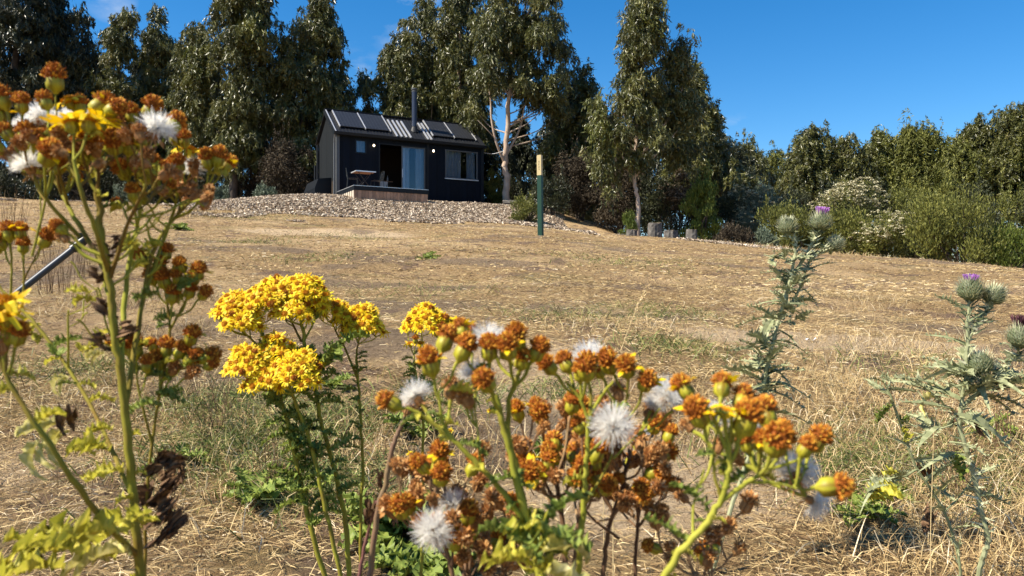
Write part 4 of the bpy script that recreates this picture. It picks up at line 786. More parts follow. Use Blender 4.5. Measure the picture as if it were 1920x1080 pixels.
# ------------------------------------------------------------------ flower head kinds (real size, facing +Z), each: list of (part name, mesh)
def proto(mb, name, mats, smooth=False):
    o = mb.build(name, mats, None, smooth); me = o.data; bpy.data.objects.remove(o); return me
def dome_pts(n, r, h, rs, lo=0.0):
    k = np.arange(n)+.5; zc = 1-(1-lo)*k/n; a = k*2.39996; s = np.sqrt(1-zc**2); D = np.stack([np.cos(a)*s, np.sin(a)*s, zc], 1)
    return D*[r, r, h], D
def stubs(mb, P, Dd, L, W, val, mat=0, rs=RS, n=4):
    """short blunt florets: little four-sided tufts"""
    for p, d, v in zip(P, Dd, val):
        l = L*(.7+.6*rs.rand()); w = W*(.8+.4*rs.rand()); tube(mb, [p-d*l*.3, p+d*l*.5, p+d*l], [w*.6, w, w*.45], n, mat, v)
def cup(r, h, k, rs, dry=False):
    mb = MB(); n = 13; ang = np.linspace(0, 2*np.pi, n*2, endpoint=False); prof = [(.0009, -.001), (r*.45, .0002), (r*.95, h*.22), (r*1.02, h*.5), (r*.9, h), (r*.75, h*1.02)]
    rows = [np.stack([np.cos(ang)*q*(1+.07*np.cos(ang*n)*(i > 1)), np.sin(ang)*q*(1+.07*np.cos(ang*n)*(i > 1)), np.full(2*n, z)], 1) for i, (q, z) in enumerate(prof)]
    V = np.concatenate(rows); i = np.arange(len(prof)-1)[:, None]*2*n; j = np.arange(2*n)[None]; j2 = (j+1) % (2*n)
    v = .25+.6*rs.rand(2*n); vv = np.clip(np.tile(v, len(prof)-1)-np.repeat(np.arange(len(prof)-1)*.06, 2*n), 0, 1)
    mb.add(V, np.stack([i+j, i+j2, i+2*n+j2, i+2*n+j], -1).reshape(-1, 4), 0, vv); mb.add(V, [list(range((len(prof)-1)*2*n, len(prof)*2*n))], 0, .3)
    for a in ang[::2]:  # bract tips
        b = np.array([math.cos(a)*r*.93, math.sin(a)*r*.93, h*.9]); mb.add([b+[0,0,-.002], b+np.array([-math.sin(a), math.cos(a), 0])*.0007, b*[1.08,1.08,1]+[0, 0, .0022], b-np.array([-math.sin(a), math.cos(a), 0])*.0007], [[0,1,2,3]], 0, rs.rand())
    return mb
PR = {}
for k in range(4):
    rs = np.random.RandomState(500+k)
    # S: gone-over head: green cup, orange-brown dome of florets
    parts = [('bracts', proto(cup(.0037, .008, k, rs), 'head_cup', M['cup'], True))]
    mb = MB(); P, Dd = dome_pts(84, .0041, .0052, rs, -.08); P = P+[0, 0, .0075]; P += rs.normal(size=P.shape)*.0003
    lathe(mb, [(.0035, .006), (.0042, .0078), (.0036, .0105), (.002, .012)], 10, 0, .1)
    stubs(mb, P, unit(Dd+[0, 0, .35]+rs.normal(size=Dd.shape)*.2), .0016, .00055, np.clip(.1+.9*rs.rand(84), 0, 1), 0, rs); parts.append(('florets', proto(mb, 'head_florets', M['floret'])))
    PR['S%d' % k] = parts
    # O: the same with a few yellow rays left
    mb = MB()
    for a in rs.rand(3+k)*6.28:
        d = np.array([math.cos(a), math.sin(a), .1+.4*rs.rand()]); s = np.array([-math.sin(a), math.cos(a), 0])*.0013; b = np.array([math.cos(a)*.0035, math.sin(a)*.0035, .0075]); l = .006*(.7+.5*rs.rand())
        mb.add([b-s*.6, b+s*.6, b+d*l*.6+s, b+d*l*.6-s, b+d*l-[0, 0, .001]], [[0, 1, 2, 3]], 0, rs.rand()); mb.add([b+d*l*.6-s, b+d*l*.6+s, b+d*l-[0, 0, .001]], [[0, 1, 2]], 0, rs.rand())
    PR['O%d' % k] = parts+[('petals', proto(mb, 'head_petals', M['ray']))]
    # D: dry brown head
    mb = MB(); P, Dd = dome_pts(46, .0033, .0038, rs, -.05); P = P+[0, 0, .0058]
    stubs(mb, P, unit(Dd+rs.normal(size=Dd.shape)*.35+[0, 0, .3]), .0019, .00055, rs.rand(46), 0, rs, 3); lathe(mb, [(.0026, .005), (.0031, .006), (.002, .0085)], 8, 0, .1)
    c = cup(.0028, .0062, k, rs); PR['D%d' % k] = [('bracts', proto(c, 'dry_cup', M['cup_dry'])), ('florets', proto(mb, 'dry_florets', M['floret_dry']))]
    # Y: open yellow flower
    mb = MB(); P, Dd = dome_pts(36, .0038, .0022, rs, .05); P = P+[0, 0, .006]; stubs(mb, P, unit(Dd+[0, 0, .8]), .0016, .0006, .3+.7*rs.rand(36), 0, rs, 3); lathe(mb, [(.003, .005), (.0037, .0065), (.002, .008)], 10, 0, .3); disc = proto(mb, 'flower_disc', M['disc'])
    mb = MB(); nr = 12+k % 2
    for i in range(nr):
        a = i*2*math.pi/nr+rs.normal()*.09; u = np.array([math.cos(a), math.sin(a), 0]); s = np.array([-math.sin(a), math.cos(a), 0])*.0014; b = u*.0034+[0, 0, .0062]; l = .0088*(.8+.35*rs.rand()); dr = rs.normal()*.25-.12
        p1 = b+u*l*.5+[0, 0, l*.1]; p2 = b+u*l*.95+[0, 0, l*dr]; tw = np.array([0, 0, .0005])*rs.normal()
        mb.add([b-s*.5, b+s*.5, p1+s+tw, p1-s-tw, p2+s*.7, p2-s*.7], [[0, 1, 2, 3], [3, 2, 4, 5]], 0, rs.rand())
    PR['Y%d' % k] = [('bracts', proto(cup(.003, .006, k, rs), 'flower_cup', M['cup'], True)), ('disc', disc), ('petals', proto(mb, 'flower_rays', M['ray']))]
    # P: white pappus
    mb = MB(); n = 640; d = rdir(n, rs); d[:, 2] = np.abs(d[:, 2])*1.0-.25; d = unit(d); c = np.array([0, 0, .005]); l = .0088*(.75+.4*rs.rand(n))
    for i in range(n):
        s = unit(np.cross(d[i], rs.normal(size=3)))*.00008; b = c+d[i]*.0015; m_ = c+d[i]*l[i]*.6+rs.normal(size=3)*.0003; t = c+d[i]*l[i]+rs.normal(size=3)*.0006
        mb.add([b-s, b+s, m_+s*1.3, m_-s*1.3, t+s, t-s], [[0, 1, 2, 3], [3, 2, 4, 5]], 0, rs.rand())
    mb2 = MB(); 
    for i in range(11):
        a = i*.571+rs.rand()*.3; u = np.array([math.cos(a), math.sin(a), 0]); s = np.array([-math.sin(a), math.cos(a), 0])*.0006
        mb2.add([u*.001-s, u*.001+s, u*.005+s*.6-[0, 0, .002], u*.006-[0, 0, .0035]], [[0, 1, 2, 3]], 0, rs.rand())
    lathe(mb2, [(.0008, -.001), (.0022, .0005), (.0024, .003), (.001, .004)], 8, 0, .4)
    PR['P%d' % k] = [('bracts', proto(mb2, 'seed_base', M['cup_dry'])), ('pappus', proto(mb, 'seed_fluff', M['pappus']))]
QZ = Vector((0, 0, 1))
def put_head(plant, kind, pos, dirv, s=1.0):
    k = kind+str(RS.randint(4)); base = PR[k]; q = QZ.rotation_difference(Vector(dirv)) @ Euler((0, 0, RS.rand()*6.28)).to_quaternion()
    loc = tuple(np.asarray(pos)-np.array(plant.location))
    h = link_copy('flower_head' if kind in 'SOYD' else 'seed_head', base[0][1], plant, loc, q, s)
    for nm, me in base[1:]: link_copy(nm, me, h)
    return h
def merge_heads(mb_by, kind, pos, dirv, s):
    """adds a head's geometry to shared builders (for the flowers beyond the first hundred of a plant)"""
    k = kind+str(RS.randint(4)); q = np.array((QZ.rotation_difference(Vector(dirv)) @ Euler((0, 0, RS.rand()*6.28)).to_quaternion()).to_matrix())
    for nm, me in PR[k]:
        if (me.name) not in _cache:
            V = np.empty(len(me.vertices)*3, np.float32); me.vertices.foreach_get('co', V); V = V.reshape(-1, 3)
            a = np.empty(len(me.polygons), np.float32); me.attributes['v'].data.foreach_get('value', a)
            g_ = {}
            for i, p_ in enumerate(me.polygons): g_.setdefault(len(p_.vertices), []).append((list(p_.vertices), a[i]))
            _cache[me.name] = (V, g_)
        V, g_ = _cache[me.name]; W = V@q.T*s+np.asarray(pos); mi = {'bracts': 0, 'disc': 1, 'petals': 2, 'florets': 3}.get(nm, 0)
        off = mb_by.n; mb_by.V.append(W); mb_by.n += len(W)
        for kk, lst in g_.items(): mb_by.Fc.append((np.array([l for l, _ in lst])+off, mi, np.array([x for _, x in lst])))
_cache = {}

# ------------------------------------------------------------------ leaves
def leaf_mesh(name, mat, L_=.06, W_=.022, lobes=7, curl=.3, droop=.5, crumple=.1, seed=1, narrow=.25):
    rs = np.random.RandomState(seed); n = lobes*6+1; t = np.linspace(0, 1, n); env = np.sin(np.pi*np.clip(t*.93+.05, 0, 1))**.8
    lob = narrow+(1-narrow)*np.abs(np.sin(np.pi*t*lobes))**1.3; wl = W_*env*lob*(.8+.4*rs.rand(n)); wr = W_*env*np.roll(lob, 1)*(.8+.4*rs.rand(n))
    ang = -droop*t*1.8; x = np.cumsum(np.cos(ang))*L_/n; z = np.cumsum(np.sin(ang))*L_/n+.0
    fw = .35*W_*lob
    mid = np.stack([x, np.zeros(n), z], 1); cu = curl
    l1 = mid+np.stack([fw*.4, wl*.55, wl*.55*cu+crumple*W_*rs.normal(size=n)], 1); l2 = mid+np.stack([fw, wl*(1-.3*abs(cu)), wl*1.2*cu+crumple*W_*1.5*rs.normal(size=n)], 1)
    r1 = mid+np.stack([fw*.4, -wr*.55, wr*.55*cu+crumple*W_*rs.normal(size=n)], 1); r2 = mid+np.stack([fw, -wr*(1-.3*abs(cu)), wr*1.2*cu+crumple*W_*1.5*rs.normal(size=n)], 1)
    mb = MB(); V = np.stack([l2, l1, mid, r1, r2], 1).reshape(-1, 3); i = np.arange(n-1)[:, None]*5; j = np.arange(4)[None]
    mb.add(V, np.stack([i+j, i+j+5, i+j+6, i+j+1], -1).reshape(-1, 4), 0, np.clip(.35+.5*rs.rand((n-1)*4), 0, 1)); return proto(mb, name, mat, True)
LF = {}
for k in range(4):
    LF['g%d' % k] = leaf_mesh('green_leaf', M['leaf_green'], .07, .02, 7, .35, .35+.3*k/3, .16, k, .15)
    LF['G%d' % k] = leaf_mesh('broad_leaf', M['leaf_green'], .12, .035, 7, .2, .4, .1, 40+k, .3)
    LF['y%d' % k] = leaf_mesh('yellow_leaf', M['leaf_yellow'], .05, .018, 4, .5, .6, .2, 10+k, .3)
    LF['p%d' % k] = leaf_mesh('pale_leaf', M['leaf_pale'], .06, .013, 3, .9, 1.0, .12, 20+k, .6)
    LF['b%d' % k] = leaf_mesh('brown_leaf', M['leaf_brown'], .05, .016, 5, .9, 1.3, .35, 30+k, .3)
def put_leaf(plant, kind, pos, az, el=0.3, s=1.0, name='leaf', roll=0):
    q = Euler((roll, -el, az), 'XYZ').to_quaternion()
    return link_copy(name, LF[kind+str(RS.randint(4))], plant, tuple(np.asarray(pos)-np.array(plant.location)), q, s)

# ------------------------------------------------------------------ ragwort builder
def plant_root(name, label, cat, x, y, group=None):
    e = empty(name, (x, y, gzf(x, y))); tag(e, label, cat, group); return e
def skeleton(mb, lines, D, base, r0, mat=0, val=.6):
    """lines: polylines of (px, py[, dD]) ; first one runs on down to the ground at base. Returns points along the branches."""
    pts = []
    for i, (Ln, r) in enumerate(lines):
        P = [pt(a[0], a[1], D+(a[2] if len(a) > 2 else 0)) for a in Ln]
        if i == 0 or r < 0: r = abs(r); G0 = np.array([base[0]+(.02*i if i else 0), base[1], gzf(*base)-.02]); P0 = P[0]; d1 = (P[1]-P0)*.6; P = [G0, G0*.55+P0*.45+[.004, 0, 0]]+([G0*.2+P0*.8-d1*.6] if np.linalg.norm(G0-P0) > .15 else [])+([P0-d1] if np.linalg.norm(G0-P0) > .2 else [])+P
        Q = catmull(P, 6); Q[1:-1] += RS.normal(size=(len(Q)-2, 3))*abs(r)*r0*.14
        rr = np.linspace(1, .55, len(Q))*r*r0; nodes = 1+.1*(RS.rand(len(Q)) > .8); tube(mb, Q, rr*nodes, 8, mat, val+RS.normal()*.08)
        for k_ in range(int(len(Q)*.3), len(Q)): pts.append((Q[k_], rr[k_]))
    return pts
def connect(mb, pts, pos, r, mat=0, val=.65):
    """a stalk from the nearest lower branch point up to pos; returns its end direction"""
    best = min(pts, key=lambda q: np.linalg.norm(q[0]-pos)+(2.0*max(0, q[0][2]-pos[2]+.012)) + .25*abs(q[0][0]-pos[0]))
    s = best[0]; d = pos-s; m1 = s+d*.45+np.array([d[0]*.12, d[1]*.12, -abs(d[2])*.06]); m2 = s+d*.85+np.array([-d[0]*.02, 0, 0])
    Q = catmull([s, m1, m2, pos], 3); tube(mb, Q, [min(best[1]*.7, r*1.5), r], 6, mat, val)
    for k_ in (5, 7): pts.append((Q[k_], r))
    return unit(Q[-1]-Q[-3])

# ---- tall ragwort on the left, close to the camera
D = .42
R1 = plant_root('ragwort', 'tall ragwort filling the left side, spent orange heads with a few white seed tufts', 'ragwort', -.205, .43)
sb = MB()
lines = [([(262,1080),(252,960),(240,820),(225,690),(212,590),(202,510),(190,430),(182,360)], 1.0),
 ([(205,520),(168,455,.01),(128,385,.02),(98,330,.03),(72,280,.04)], .5), ([(203,510),(182,440,-.02),(152,360,-.03),(138,300,-.03)], .5),
 ([(228,700),(234,560,.02),(248,460,.03),(262,395,.03),(256,330,.03)], .55), ([(207,520),(238,425,-.01),(275,345,-.02)], .42), ([(150,445,.01),(85,370,.0),(38,280,.0)], .4),
 ([(236,760),(268,560,.03),(290,465,.04),(335,400,.05),(385,352,.05)], .5), ([(268,560,.03),(310,440,.05),(330,380,.05),(345,310,.05)], .4), ([(190,430),(182,330,.02),(165,260,.02),(150,225,.02)], .4),
 ([(60,480,.02),(95,330,.02),(106,210,.01)], .25), ([(128,385,.02),(110,320,.0),(90,240,-.01)], .3),
 ([(272,1080,.05),(276,930,.05),(295,760,.05),(318,640,.05),(312,560,.05),(300,500,.05)], -.42), ([(300,720,.05),(345,660,.05),(372,655,.05)], .3), ([(318,620,.05),(345,570,.05),(365,530,.05)], .28), ([(285,830,.05),(262,740,.04),(255,690,.04)], .28),
 ([(248,930),(185,790,.04),(128,690,.06),(60,600,.07),(5,545,.08),(-30,500,.08)], .45), ([(20,560,.08),(22,500,.08),(20,455,.08)], .28), ([(40,585,.08),(45,520,.08),(42,470,.08)], .28), ([(42,530,.08),(62,490,.08),(76,462,.08)], .2), ([(-10,540,.08),(-8,480,.08)], .25),
 ([(256,1040),(180,960,-.04),(90,830,-.06),(25,730,-.06),(-10,650,-.06)], .55), ([(10,705,-.06),(12,660,-.06)], .3)]
pts = skeleton(sb, lines, D, (-.205, .43), .003, 0, .5)
H1 = [(104,165,'S',1.15,.01),(90,198,'S',.95,.0),(12,198,'S',1,.0),(42,205,'S',.95,0),(4,222,'O',1,0),(138,198,'Y',1,.02),(152,206,'O',1,.02),(172,204,'O',1.05,0),(199,208,'S',.9,0),(165,240,'Y',1.1,-.02),(138,242,'Y',1.0,-.02),(186,240,'Y',1.1,0),(74,222,'P',1,.03),(56,232,'P',.8,.03),(100,232,'P',.8,.03),(125,224,'P',.9,.04),(150,222,'P',.8,.04),(30,240,'P',.7,.02),(250,224,'S',.95,.02),(275,215,'S',1,.02),(236,240,'D',1.1,.02),(288,250,'P',1.1,.01),(317,240,'S',1.1,.03),(330,264,'S',1,.05),(347,268,'S',.95,.05),(366,322,'P',1,.05),(405,305,'S',1,.05),(418,314,'O',1,.06),(412,298,'S',.8,.06),(354,292,'Y',.9,.06),(392,310,'S',.9,.05),(338,316,'S',1,.04),(306,328,'O',.95,.04),(240,328,'S',.95,.02),(275,332,'S',.85,.03),(272,336,'O',.9,.04),(85,302,'O',1.2,-.02),(60,318,'P',1,.0),(310,356,'O',.8,.03),(250,266,'S',1.05,.01),(214,280,'S',1.1,.0),(240,282,'O',1.05,.01),(262,270,'S',1,.02),(48,262,'S',1.1,0),(22,255,'S',1,0),(5,280,'S',1,0),(60,280,'S',1.05,0),(150,275,'S',1.1,0),(160,300,'S',1.2,0),(205,250,'S',1,.02),(88,272,'S',.9,.02),
 (310,480,'O',.9,.05),(276,492,'S',1.05,.05),(290,527,'S',.95,.05),(312,534,'O',1.05,.05),(330,507,'S',.9,.05),(346,502,'S',.9,.05),(357,530,'O',1,.05),(368,518,'O',.9,.05),(376,552,'S',1.0,.05),(352,552,'S',1.0,.05),(322,562,'S',1,.05),(300,503,'S',.9,.05),(335,525,'S',.9,.05),
 (238,642,'Y',.9,.04),(256,664,'O',1.1,.04),(276,690,'S',.8,.04),(308,664,'S',1,.05),(330,664,'S',1,.05),(347,676,'S',1,.05),(354,640,'O',1,.05),(375,672,'O',1,.05),(386,684,'S',.9,.05),(300,684,'S',.9,.05),(322,694,'D',1,.05),(240,657,'S',.9,.04),(292,652,'S',.8,.05),(350,700,'D',1,.05),(218,645,'O',.7,.03),
 (18,445,'O',1,.08),(40,442,'O',1.05,.08),(8,460,'O',1,.08),(44,468,'S',.95,.08),(78,456,'O',1,.08),(-8,470,'S',1,.08),(10,580,'Y',1.1,-.06),(20,612,'Y',1.2,-.06),(-5,600,'Y',1.1,-.06),(12,640,'O',1.1,-.06),(30,640,'S',1,-.06),(5,655,'D',1.1,-.06),(125,430,'S',.85,.0),(128,445,'D',.8,.0)]
rs = np.random.RandomState(5)
cnt = 0
for (a, b, k, s, dd) in H1:
    p = pt(a, b+8, D+dd); d = connect(sb, pts, p, .0008); d = unit(d*.8+np.array([0, -.12, .5])+rs.normal(size=3)*.15)
    if k == 'Y': d = unit(d+np.array([-.1, -.3, .3]))
    put_head(R1, k, p, d, s*(.84+.24*rs.rand()))
for q in range(50):
    a = 25+rs.rand()*240; b = 255+rs.rand()*75+abs(a-150)*.0; dd = rs.uniform(-.03, .06)
    if q % 5 == 4: a = 280+rs.rand()*90; b = 300+rs.rand()*70
    p = pt(a, b, D+dd); d = connect(sb, pts, p, .0006, 0, .3); put_head(R1, 'D', p, unit(d+rs.normal(size=3)*.4), .65+.35*rs.rand())
for q in range(26):   # smaller heads in the lower tiers of the spray
    a, b = [(215+rs.rand()*120, 318+rs.rand()*70), (330+rs.rand()*60, 335+rs.rand()*55), (60+rs.rand()*110, 300+rs.rand()*50)][q % 3]
    p = pt(a, b, D+rs.uniform(0, .07)); d = connect(sb, pts, p, .0006, 0, .7); put_head(R1, 'SDO'[q % 3], p, unit(d*.7+rs.normal(size=3)*.25+[0, 0, .4]), .55+.3*rs.rand())
for q in range(46):
    P_, r_ = pts[rs.randint(len(pts))]
    if P_[2] < .14: put_leaf(R1, 'yyyg'[q % 4], P_, rs.rand()*6.28, rs.rand()*.8, .14+.16*rs.rand(), roll=rs.normal()*.5)
for q in range(26):   # small unopened side buds low on the branches
    a, b = [(255+rs.rand()*60, 380+rs.rand()*110), (120+rs.rand()*100, 480+rs.rand()*120)][q % 2]
    p = pt(a, b, D+rs.uniform(0, .05)); connect(sb, pts, p, .0005, 0, .8)
sb.build('stem', M['rag_stem'], R1, smooth=True)
for (a, b, k, az, el, s, dd) in [(190,655,'p',3.6,-.4,.55,.04),(122,700,'p',3.5,-.5,.6,.05),(160,660,'y',2.2,.5,.6,.04),(175,640,'y',1.2,.9,.55,.03),(112,790,'p',3.4,-.1,1.0,.03),(125,800,'p',3.6,-.6,.9,.03),(140,775,'b',3.2,-.2,.7,.02),(205,800,'y',3.3,.1,.6,.02),(205,750,'y',2.9,.4,.5,.02),(200,840,'y',3.1,.3,.8,.0),(225,880,'y',3.4,.1,.7,-.01),(170,850,'y',2.6,.5,.6,.02),(240,1040,'p',3.3,.35,1.1,-.02),(230,1000,'y',3.0,.3,1.1,-.04),(200,1050,'p',3.4,.3,1.0,-.02),(245,990,'y',1.0,.6,.6,.01),(290,850,'b',-.3,-.3,1.0,.04),(300,880,'b',-.5,-.9,1.1,.05),(285,930,'b',.2,-.8,1.0,.05),(300,960,'b',-.2,-.4,1.2,.06),(280,905,'b',3.2,-.9,.9,.05),(305,870,'b',.6,.2,.8,.05),(160,545,'y',3.4,.3,.5,.02),(215,470,'y',.3,.5,.5,.02),(240,500,'y',.6,.5,.6,.03),(265,470,'y',1.0,.8,.5,.03),(245,560,'g',.3,.4,.4,.03),(285,600,'g',.8,.4,.4,.05),(262,700,'g',.2,.2,.45,.04),(290,740,'g',-.4,.3,.5,.05),(300,700,'g',3.4,.4,.4,.05),(190,620,'b',3.8,-1.2,.7,.0),(200,560,'b',3.3,-1,.6,.0),(185,500,'b',3.8,-1.1,.5,.0),(225,600,'b',.2,-1.2,.7,.0),(195,450,'b',3.4,-1,.5,.0),(210,440,'b',.2,-1,.5,.0),(170,560,'y',2.9,.2,.5,.02),(60,640,'y',1.7,.9,.5,.07),(90,660,'g',1.2,.7,.5,.06),(45,620,'y',.9,.9,.4,.07),(250,650,'y',1.3,.5,.5,.03),(235,770,'g',.2,.5,.45,.01),(150,900,'y',.5,.5,.5,.0),(60,790,'y',.9,.6,.6,-.05),(80,820,'p',3.8,-.8,.8,-.05)]:
    [put_leaf(R1, k, pt(a+q_*9, b+q_*7, D+dd+.004*q_), az+q_*.7*RS.normal(), el+q_*.3, s*(.5-.1*q_)*(1.25 if k == 'g' else 1), roll=RS.normal()*.6) for q_ in range(2)]

for q in range(9): put_leaf(R1, 'y', pt(40+rs.rand()*190, 1020+rs.rand()*60, D-.02+rs.normal()*.01), 3+rs.normal()*.5, .3+rs.rand()*.5, .4+.3*rs.rand(), roll=rs.normal()*.4)
# ---- ragwort gone to seed in the middle, close to the camera
SC = .4
R3 = plant_root('ragwort', 'ragwort gone to seed in the middle, brown domes and white tufts on forking green stems', 'ragwort', .02, .43)
sb = MB(); D = .37
lines = [([(1012,1085),(1000,1010),(975,930),(958,850),(942,790),(930,740)], 1.0), ([(1008,1060),(990,980,.01),(968,880,.01),(952,800,.01),(958,740,.01),(975,700,.01)], .75),
 ([(1000,1000),(945,925,0),(895,870,0),(850,825,0),(800,785,0),(765,765,0)], .6), ([(850,825),(830,790,0),(822,735,0)], .4), ([(930,750),(905,710,0),(880,685,0)], .5), ([(885,860),(900,880,.0),(893,790,.01),(885,740,.01)], .28)]
pts = skeleton(sb, lines, D, (.02, .43), .0025, 0, .66)
for (a, b, k, s, dd) in [(752,757,'S',1.0,0),(812,697,'O',1.1,0),(828,650,'S',1,.01),(860,668,'S',1.15,0),(868,625,'O',.9,.02),(885,630,'S',.7,.03),(922,650,'P',1.1,.02),(918,668,'S',1.0,0),(920,722,'S',1.0,-.01),(892,712,'P',1.1,.02),(955,665,'O',1.1,0),(972,648,'S',1.1,.01),(998,668,'S',.95,.01),(968,635,'S',.8,.03),(788,748,'P',1.1,.02),(845,740,'D',1.1,.01),(870,748,'D',1.1,.01),(882,755,'D',1.1,.01),(975,685,'O',1,.01)]:
    p = pt(a, b+9, D+dd); d = connect(sb, pts, p, .0011, 0, .7); put_head(R3, k, p, unit(d*.8+np.array([0, -.15, .5])+rs.normal(size=3)*.12), s*(.86+.22*rs.rand()))
sb.build('stem', M['rag_stem'], R3, smooth=True)
for (a, b, k, az, el, s, dd) in [(1010,1040,'p',.2,.4,.6,-.02),(1000,1050,'y',3.0,.4,.5,-.02),(1012,1075,'p',.5,-.2,.7,-.03),(975,900,'g',3.4,.4,.25,0),(855,830,'g',.1,0,.25,0),(890,740,'y',2.6,.5,.25,0),(1015,1000,'g',.9,.9,.5,0),(1020,1060,'g',2.2,.7,.5,-.02)]:
    put_leaf(R3, k, pt(a, b, D+dd), az, el, s, roll=RS.normal()*.4)

for q in range(26):
    P_, r_ = pts[rs.randint(len(pts))]; put_leaf(R3, 'gy'[q % 2], P_, rs.rand()*6.28, rs.rand()*.8, .1+.12*rs.rand(), roll=rs.normal()*.5)
for q in range(9): put_leaf(R3, 'yg'[q % 2], pt(985+rs.rand()*50, 1000+rs.rand()*80, .37+rs.normal()*.01), rs.rand()*6.28, .3+rs.rand()*.6, .3+.2*rs.rand(), roll=rs.normal()*.4)
R4 = plant_root('ragwort', 'ragwort with brown domes round one white tuft, between the two larger sprays', 'ragwort', .075, .47)
sb = MB(); D = .40
lines = [([(1085,1085),(1090,1000),(1098,900),(1102,830),(1106,775)], .8), ([(1105,790),(1085,745,0),(1060,715,0)], .45), ([(1106,780),(1130,740,0),(1150,715,0)], .45), ([(1106,775),(1108,735,.0),(1102,715,0)], .4), ([(1100,860),(1150,800,.01),(1180,740,.01)], .35), ([(1150,810,.01),(1190,770,.01),(1205,735,.01)], .3), ([(1095,950),(1145,860,.0),(1150,810,0)], .3), ([(1150,860),(1210,800,.01),(1238,765,.01)], .25)]
pts = skeleton(sb, lines, D, (.075, .47), .0026, 0, .62)
for (a, b, k, s, dd) in [(1040,692,'S',1.05,0),(1068,690,'S',1.05,.01),(1100,702,'S',1.15,-.01),(1102,680,'P',1.15,.02),(1088,708,'S',.8,0),(1148,690,'S',1.05,.01),(1178,698,'O',1.0,0),(1205,722,'O',1.1,0),(1238,748,'P',1.2,.02),(1148,798,'P',1.35,-.02),(1222,760,'P',.9,.02),(1262,762,'D',1,.02),(1160,745,'D',1.0,.02),(1212,775,'D',1.1,.02),(1130,700,'S',.8,.02)]:
    p = pt(a, b+9, D+dd); d = connect(sb, pts, p, .001, 0, .65); put_head(R4, k, p, unit(d*.8+np.array([0, -.15 if k != 'P' else -.7, .5])+rs.normal(size=3)*.12), s*(.88+.22*rs.rand()))
sb.build('stem', M['rag_stem'], R4, smooth=True)
for (a, b, k, az, el, s, dd) in [(1098,900,'y',3.1,.3,.25,0)]: put_leaf(R4, k, pt(a, b, D+dd), az, el, s)

R5 = plant_root('ragwort', 'ragwort spray leaning right on a thick yellow-green stem, right of the middle', 'ragwort', .045, .34)
sb = MB(); D = .33
lines = [([(1190,1160),(1245,1085),(1275,1035),(1320,985),(1352,935),(1368,880),(1366,830)], 1.0), ([(1366,850),(1345,800,0),(1330,770,0)], .55), ([(1366,835),(1372,790,0),(1370,770,0)], .5), ([(1352,940),(1400,905,0),(1440,880,0),(1462,850,0)], .6), ([(1440,880),(1490,865,.0),(1512,855,0)], .4), ([(1400,905),(1450,905,.0),(1490,915,0)], .4), ([(1350,930),(1340,890,.0),(1338,850,0),(1345,800,.01)], .4), ([(1300,1010),(1300,950,.01),(1320,880,.01)], .35)]
pts = skeleton(sb, lines, D, (.045, .335), .0021, 0, .66)
for (a, b, k, s, dd) in [(1295,738,'O',1.05,.02),(1318,790,'O',1.1,0),(1352,735,'O',1.05,.02),(1358,778,'Y',.7,.0),(1385,758,'S',.95,.02),(1388,808,'O',1.2,0),(1443,793,'S',1.1,.01),(1470,822,'S',1,.02),(1448,842,'S',1.2,-.01),(1520,838,'S',1.05,.01),(1500,848,'S',.8,.0),(1532,905,'S',1.15,-.02),(1492,893,'P',1.15,.02),(1512,925,'P',.9,.02),(1340,842,'D',.9,.02),(1395,862,'D',.8,.03),(1405,840,'S',.8,.03),(1300,800,'D',.8,.05),(1425,835,'O',.9,.02),(1405,812,'P',1.1,.05),(1330,780,'P',1.0,.06),(1425,805,'P',.9,.05)]:
    p = pt(a, b+9, D+dd); d = connect(sb, pts, p, .0012, 0, .75); dv_ = unit(d*.9+np.array([0, -.15, .35])+rs.normal(size=3)*.1)
    if (a, b) == (1532, 905): dv_ = unit(np.array([.9, -.2, .1]))
    if a in (1520, 1500): dv_ = unit(np.array([.45, -.1, .8]))
    put_head(R5, k, p, dv_, s*(.88+.16*rs.rand()))
sb.build('stem', M['rag_stem'], R5, smooth=True)
for (a, b, k, az, el, s, dd) in [(1330,960,'g',2.4,.9,.3,0),(1360,890,'g',1.2,.7,.22,0),(1290,1020,'g',2.6,.7,.3,0),(1420,895,'y',.4,.2,.2,0),(1350,930,'g',.3,.9,.25,0)]: put_leaf(R5, k, pt(a, b, D+dd), az, el, s)
for q in range(22):
    P_, r_ = pts[rs.randint(len(pts))]; put_leaf(R5, 'gy'[q % 2], P_, rs.rand()*6.28, rs.rand()*.8, .08+.1*rs.rand(), roll=rs.normal()*.5)

# single long purplish stalk left of them
R6 = plant_root('ragwort', 'single bare ragwort stalk leaning right with a purplish foot', 'ragwort', -.13, .62)
sb = MB(); D = .58
pts = skeleton(sb, [([(692,1085),(708,970),(728,880),(742,820),(757,790)], .9), ([(672,1085,.02),(690,1000,.02),(706,940,.01)], -.6)], D, (-.13, .62), .0034, 0, .55)
p = pt(760, 778, D); d = connect(sb, pts, p, .0012, 0, .8); put_head(R6, 'D', p, unit(d+[0, 0, .4]), 1.2)
sb.build('stem', M['purple_stem'], R6, smooth=True)
for (a, b, k, az, el, s, dd) in [(712,960,'b',2.4,.3,.5,0),(705,950,'b',.4,.3,.5,0),(725,890,'b',2.8,-.3,.3,0)]: put_leaf(R6, k, pt(a, b, D+dd), az, el, s)

